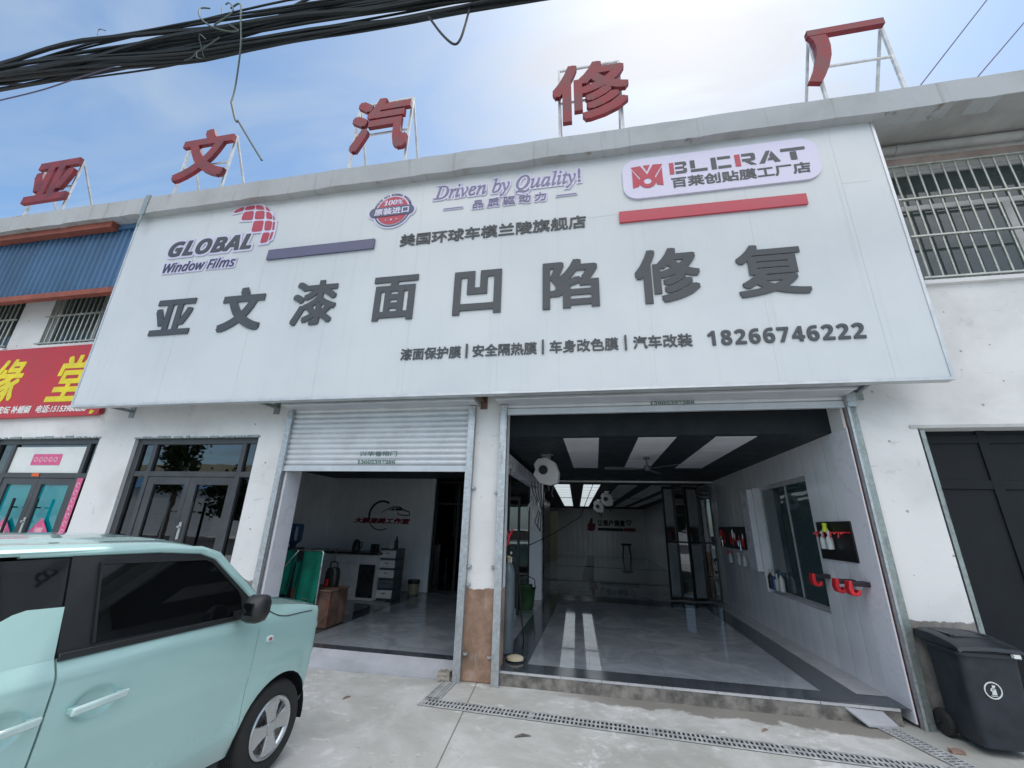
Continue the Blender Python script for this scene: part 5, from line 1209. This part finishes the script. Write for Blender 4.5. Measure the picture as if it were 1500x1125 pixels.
ys_f = sorted(set(ys_f)); fr_rows = flank(ys_f)
# nose: sweep the flank section round the front corner
nose = []; y0 = .165
for i in range(1, 19):
    t = i/18; a = t*math.pi/2
    px = -.16*(1-math.cos(a)) if t < 1 else -.16; 
    ang = t
    cx = -(.75)*(1-math.cos(a)**1.0)**2.2; cy = y0+.20*math.sin(a)**.8
    r = []
    zt = top(min(cy, .4))-.0*t
    for k in range(19):
        z0_ = .235 if abs(cy) > AR else zb(cy)
        z = z0_+(zt-z0_)*k/18; f = fz(z)+fy(cy)
        r.append((cx+f*math.cos(a), cy+f*math.sin(a)*.9+.035*math.sin(a)*math.exp(-((z-.55)/.2)**2), z))
    nose.append(r)
frt = fr_rows+nose
body.grid(frt); body.grid(mir(frt), flip=True)
# bonnet
hood = []
for r in [[(fz(1.0)+fy(-.34), -.40, 1.03)]]+[[q_[-1]] for q_ in frt]:
    x, y, z = r[0]; row = []
    for k in range(13):
        s = k/12; xx = x+(-.75-x)*s; e = 1-(1-s)**3
        row.append((xx, y, z+(.045*e if y < .3 else .045*e*max(0, (.44-y)/.14))))
    hood.append(row)
body.grid(hood); body.grid(mir(hood), flip=True)
# rear quarter, tail and roof
ys_q = sorted(set([round(v, 4) for v in lin(-2.62, -2.56, 2)+arch_ys(-2.22)+lin(-1.905, -1.90, 1)]))
rq = flank(ys_q, ztop=1.0); body.grid(rq); body.grid(mir(rq), flip=True)
tail = [[(x*1.0+(-.75-x)*s, -2.62-.03*math.sin(s*math.pi/2), z) for (x, y, z) in rq[0]] for s in (0, .1, .3, .6, 1)]
body.grid(tail); body.grid(mir(tail), flip=True)
def gx(z): return -.034-.115*(z-1.0)/.41                                        # greenhouse side plane
roof = []
for y in lin(-2.60, -.66, 32):
    dr = .10*max(0, (y+1.0)/.34)**2*.5+.05*max(0, (-2.3-y)/.3)**2; row = []
    for (ix, z) in ((-.004, 1.398), (.004, 1.412), (-.004, 1.424), (-.022, 1.434), (-.05, 1.439), (-.10, 1.447), (-.13, 1.440), (-.16, 1.453), (-.20, 1.447), (-.23, 1.459), (-.27, 1.453), (-.36, 1.465), (-.46, 1.469), (-.60, 1.472)):
        row.append((gx(1.41)+ix, y, z-dr))
    roof.append(row)
body.grid(roof); body.grid(mir(roof), flip=True)
# windscreen pillars
for s in (0, 1):
    pil = [(gx(1.41)-.012, -1.55, 1.40), (gx(1.41)-.004, -.98, 1.402), (gx(1.40)-.004, -.74, 1.388), (gx(1.36)-.004, -.63, 1.352), (gx(1.25)-.004, -.50, 1.232), (gx(1.12)-.002, -.355, 1.10), (gx(1.05)-.004, -.285, 1.028)]
    if s: pil = [(-1.5-x, y, z) for x, y, z in pil]
    body.tube(pil, [.012, .019, .025, .028, .028, .028, .03], 10)
body.build('body', 'mint_paint', CAR, smooth=True, weld=True, local=True, ang=38)
cave = MB(); cave.box(-1.42, -2.55, .30, -.08, -.33, .96); cave.box(-1.30, -2.4, .98, -.20, -.95, 1.38); cave.box(-1.3, -.33, .55, -.2, .15, .9); cave.build('underbody', 'black', CAR, local=True)
for c in (0., -2.22):
    for sx in (0, 1):
        al = MB()
        pr = [[((-.02-.30*j if not sx else -1.48+.30*j), c+(AR-.006)*math.cos(R(a)), .27+(AR-.006)*math.sin(R(a))) for a in range(-10, 191, 10)] for j in (0.06, 1)]
        al.grid(pr)
        al.build('wheel_arch', 'black', CAR, local=True, smooth=True)
def door(ys, name, dent, handle, lab=None):
    q = MB(); f = flank(ys, 52, 1.0, dent); q.grid(f)
    # return edges so that the shut line has depth
    q.grid([[(x-.03, y, z) for x, y, z in f[0]], f[0]]); q.grid([f[-1], [(x-.03, y, z) for x, y, z in f[-1]]])
    return q.build(name, 'mint_paint', CAR, smooth=True, local=True, ang=38)
D1 = door(lin(-1.372, -1.33, 2)+lin(-1.32, -1.06, 34)+lin(-1.04, -.314, 24), 'door', (-1.20, .80), None)
D2 = door(lin(-1.893, -1.64, 6)+lin(-1.63, -1.381, 34), 'door', (-1.515, .80), None)
q = MB(); ml = mir(flank(lin(-1.893, -.314, 20), 12, 1.0)); q.grid(ml); q.build('door', 'mint_paint', CAR, smooth=True, local=True)
def on_side(poly, name, m, d0, d1, par, bevel=0.):
    """plate lying on the inclined greenhouse side: poly in (y, z)"""
    q = MB(); V = Vector((-.115/.41, 0, 1)); Nn = Vector((1, 0, .115/.41)).normalized()
    q.prism([(a, b-1.0) for a, b in poly], (-.034, 0, 1.0), (0, 1, 0), V, Nn, d0, d1); return q.build(name, m, par, bevel=bevel, local=True)
on_side([(-2.58, 1.0), (-1.381, 1.0), (-1.375, 1.385), (-2.56, 1.382)], 'pillar_trim', 'black_gloss', -.02, -.005, CAR)
on_side([(-1.374, 1.002), (-.42, 1.0), (-.325, 1.05), (-.335, 1.085), (-.47, 1.218), (-.60, 1.342), (-.64, 1.366), (-.70, 1.380), (-1.37, 1.387)], 'pillar_trim', 'car_trim', -.02, .000, D1)
on_side([(-1.382, 1.0), (-1.372, 1.19), (-1.50, 1.196), (-1.54, 1.186), (-1.60, 1.155), (-1.80, 1.04), (-1.893, 1.02), (-1.893, 1.0)], 'upper_panel', 'mint_paint', -.015, .0005, D2)
on_side([(-1.245, 1.028), (-.45, 1.01), (-.455, 1.10), (-.475, 1.135), (-.665, 1.315), (-.71, 1.333), (-1.25, 1.348)], 'window', 'tint_glass', .002, .0045, D1)
fr_ = MB(); V = Vector((-.115/.41, 0, 1)); Nn = Vector((1, 0, .115/.41)).normalized(); GF = ((-.034, 0, 1.0), (0, 1, 0), tuple(V), tuple(Nn))
stroke(fr_, [(-1.25, .03), (-1.256, .353), (-.708, .338), (-.66, .32), (-.47, .139), (-.448, .10), (-.444, .012)], .012, GF, .002, .012); fr_.build('window_frame', 'car_trim', D1, local=True)
on_side([(-1.374, .988), (-.44, .982), (-.44, 1.006), (-1.374, 1.016)], 'belt_strip', 'car_trim', .002, .016, D1, .004)
on_side([(-1.66, 1.12), (-1.40, 1.225), (-1.40, 1.34), (-2.5, 1.34), (-2.5, 1.08), (-1.8, 1.07)], 'window', 'tint_glass', -.0045, -.003, D2)
# windscreen and other glass
q = MB(); q.add([(-.09, -.34, 1.035), (-1.41, -.34, 1.035), (-1.34, -.66, 1.375), (-.16, -.66, 1.375)], [(0, 1, 2, 3)]); q.build('windscreen', 'tint_glass', CAR, local=True)
q = MB(); q.add([(-1.47, -2.58, 1.0), (-1.47, -.40, 1.0), (-1.35, -.85, 1.39), (-1.35, -2.56, 1.39)], [(0, 1, 2, 3)]); q.add([(-.04, -2.62, 1.0), (-1.46, -2.62, 1.0), (-1.35, -2.59, 1.39), (-.15, -2.59, 1.39)], [(0, 1, 2, 3)]); q.build('window', 'tint_glass', CAR, local=True)
# handles with bright grips
for yc, zc, par in ((-1.20, .803, D1), (-1.515, .803, D2)):
    q = MB(); dy = Vector((0, 1, .045)).normalized(); dz = Vector((.25, 0, 1)).normalized(); dx = dy.cross(dz)
    q.obox((.044, yc, zc), dy*.108, dz*.017, dx*.009); hh = q.build('handle', 'mint_light', par, bevel=.008, local=True)
    q = MB(); q.obox((.022, yc-.085, zc-.004), (.018, 0, 0), dy*.018, dz*.013); q.obox((.022, yc+.088, zc+.004), (.018, 0, 0), dy*.014, dz*.012); q.build('handle_mount', 'mint_paint', hh, bevel=.005, local=True)
# side indicator, mirror, shut lines
q = MB(); q.prism(rrect(-.232, -.178, .812, .846, .012, 4), (-.006, 0, 0), (0, 1, 0), (0, 0, 1), (1, 0, 0), 0, .016); ind = q.build('indicator', 'paper_white', CAR, bevel=.003, local=True); 
q = MB(); q.prism(rrect(-.220, -.195, .82, .838, .006, 3), (.0102, 0, 0), (0, 1, 0), (0, 0, 1), (1, 0, 0), 0, .003); q.build('indicator_lens', 'lens', ind, local=True)
q = MB()
mc = [(-.045, .0), (-.055, .05), (-.045, .10), (.0, .135), (.05, .13), (.07, .09), (.068, .03), (.04, -.015), (-.01, -.02)]
for dx, sc in ((0, .80), (.015, .96), (.06, 1.0), (.105, .95), (.13, .72)):
    pass
rows = [[(.05+dx, -.50+(a-.01)*sc*(1.0)+.02*dx/.13, 1.055+(b-.055)*sc) for a, b in mc] for dx, sc in ((0, .6), (.008, .88), (.026, 1.0), (.08, 1.0), (.105, .9), (.118, .6))]
rows = [r+[r[0]] for r in rows]; rows = [[(.05, -.51, 1.055)]*len(rows[0])]+rows+[[(.168, -.49, 1.055)]*len(rows[0])]
q.grid(rows); q.obox((.02, -.49, 1.02), (.045, 0, 0), (0, .03, 0), (0, 0, .02)); mr = q.build('mirror', 'car_trim', CAR, smooth=True, weld=True, local=True, ang=50)
q = MB(); q.obox((.105, -.553, 1.062), (.032, 0, 0), (0, .004, 0), (0, 0, .034)); q.build('mirror_glass', 'tint_glass', mr, local=True, bevel=.002)
q = MB(); q.tube([(fz(top(y)-dz)+fy(y)+.0015, y, top(y)-dz) for y, dz in ((-.335, .004), (-.29, .012), (-.24, .022), (-.19, .05), (-.14, .066), (-.08, .07), (-.02, .066), (.08, .052), (.19, .036))], .0035, 6); q.build('bonnet_seam', 'car_trim', CAR, local=True)
q = MB(); q.obox((-.06, -.36, 1.045), (.03, 0, 0), (0, .05, 0), (0, 0, .006)); q.build('cowl', 'car_trim', CAR, local=True)
q = MB(); q.box(-1.44, -1.90, .19, -.075, -.34, .232); q.build('sill', 'car_trim', CAR, local=True, bevel=.01)
for sx in (-.16, -1.34):
    q = MB(); q.lathe([(.075, 0), (.085, .02), (.07, .03), (.01, .032)], (sx, .355, .80), (0, 1, 0), 24); q.build('headlight', 'paper_white', CAR, smooth=True, local=True)
# wheels
def wheel(y, side):
    s = 1 if side else -1; X = -.035 if side else -1.465; ax = (s, 0, 0); c = (X, y, .27)
    q = MB(); pr = [(.168, -.03), (.172, -.006), (.185, .004), (.215, .008), (.243, .004), (.256, -.008), (.262, -.022)]
    for k in range(5): pr += [(.266, -.032-.020*k), (.266, -.044-.020*k), (.258, -.045-.020*k), (.258, -.050-.020*k)]
    pr += [(.262, -.135), (.25, -.15), (.20, -.155), (.165, -.15)]
    q.lathe(pr, c, ax, 48)
    t_ = q.build('wheel', 'rubber', CAR, smooth=True, local=True, ang=30)
    q = MB(); q.lathe([(.172, -.012), (.173, .002), (.166, .008), (.155, .006), (.145, -.004), (.14, -.03), (.10, -.035), (.01, -.035)], c, ax, 48); q.build('rim', 'silver', t_, smooth=True, local=True)
    q = MB(); FRM = ((X, y, .27), (0, 1, 0), (0, 0, 1), (s, 0, 0))
    ring_poly(q, (0, 0), .01, .142, FRM, -.030, -.012, 0, 360, 40); q.build('rim_shadow_gap', 'black', t_, local=True)
    q = MB()
    for k in range(4):
        a = R(90*k+8); ca, sa = math.cos(a), math.sin(a)
        pl = [(.033, -.033), (.06, -.038), (.10, -.05), (.140, -.068), (.152, -.04), (.156, 0), (.152, .04), (.140, .068), (.10, .05), (.06, .038), (.033, .033)]
        q.prism([(u*ca-v*sa, u*sa+v*ca) for u, v in pl], *FRM, -.018, .004)
    a = R(8); q.prism([((u*math.cos(a)-v*math.sin(a)), (u*math.sin(a)+v*math.cos(a))) for u, v in ((-.034, -.034), (.034, -.034), (.034, .034), (-.034, .034))], *FRM, -.024, .009)
    q.build('hub_cap', 'silver', t_, local=True, bevel=.005)
for y in (0., -2.22):
    for sd_ in (1, 0): wheel(y, sd_)

# ------------------------------------------------------------------ across the street (seen in the glass and the car's windows)
T = thing('street_building', 'pale yellow building across the street mirrored in the glass doors', 'building', (-44, -37, 0))
q = MB(); q.box(-56, -44, 0, -33, -37, 7.5); q.build('wall', 'far_wall', T)
for k in range(7):
    for z in (1.0, 4.2):
        q = MB(); q.box(-54.6+3.2*k, -36.99, z, -52.8+3.2*k, -36.95, z+1.6); q.build('window', 'far_glass', T)
T = thing('blue_shed', 'blue roofed shed across the street mirrored in the transom glass', 'building', (-36, -29, 0))
q = MB(); q.box(-44, -32, 0, -33.5, -28, 4.0); q.build('wall', 'cabinet_white', T)
q = MB(); q.prism([(-32.4, 4.0), (-30, 5.6), (-27.6, 4.0)], (0, 0, 0), (0, 1, 0), (0, 0, 1), (1, 0, 0), -44.3, -33.2); q.build('roof', 'far_roof', T)
def tree(x, y, h, r, seed, label):
    t = thing('tree', label, 'tree', (x, y, 0), 'trees across the street'); rnd = random.Random(seed)
    q = MB(); q.tube([(x, y, 0), (x+.1, y, h*.35), (x, y+.1, h*.8)], [.22, .16, .04], 8)
    for k in range(6):
        a = rnd.uniform(0, 6.28); z = h*rnd.uniform(.35, .7); q.tube([(x, y, z), (x+math.cos(a)*r*.7, y+math.sin(a)*r*.7, z+h*.15)], [.07, .02], 6)
    q.build('trunk', 'bark', t)
    q = MB(); cl = [(rnd.gauss(0, r*.42), rnd.gauss(0, r*.42), h*rnd.uniform(.38, .95)) for _ in range(34)]
    for k in range(2600):
        c = rnd.choice(cl); p = Vector((x+c[0]+rnd.gauss(0, r*.17), y+c[1]+rnd.gauss(0, r*.17), c[2]+rnd.gauss(0, r*.17)))
        u = Vector((rnd.uniform(-1, 1), rnd.uniform(-1, 1), rnd.uniform(-1, 1))).normalized(); v = u.orthogonal().normalized(); s = rnd.uniform(.12, .24)
        q.add([p-u*s, p+v*s*.6, p+u*s, p-v*s*.6], [(0, 1, 2, 3)])
    q.build('crown', 'leaf', t)
tree(-31.6, -22, 9.5, 1.5, 1, 'tall narrow tree across the street mirrored in the transom of the glass doors'); tree(-26.5, -22, 5, 1.6, 5, 'low bushy tree across the street mirrored in the door leaf')
tree(2, -23, 7, 2.2, 3, 'bushy tree across the street facing the wide bay'); tree(9, -24, 8, 2.4, 4, 'large tree across the street facing the bin')
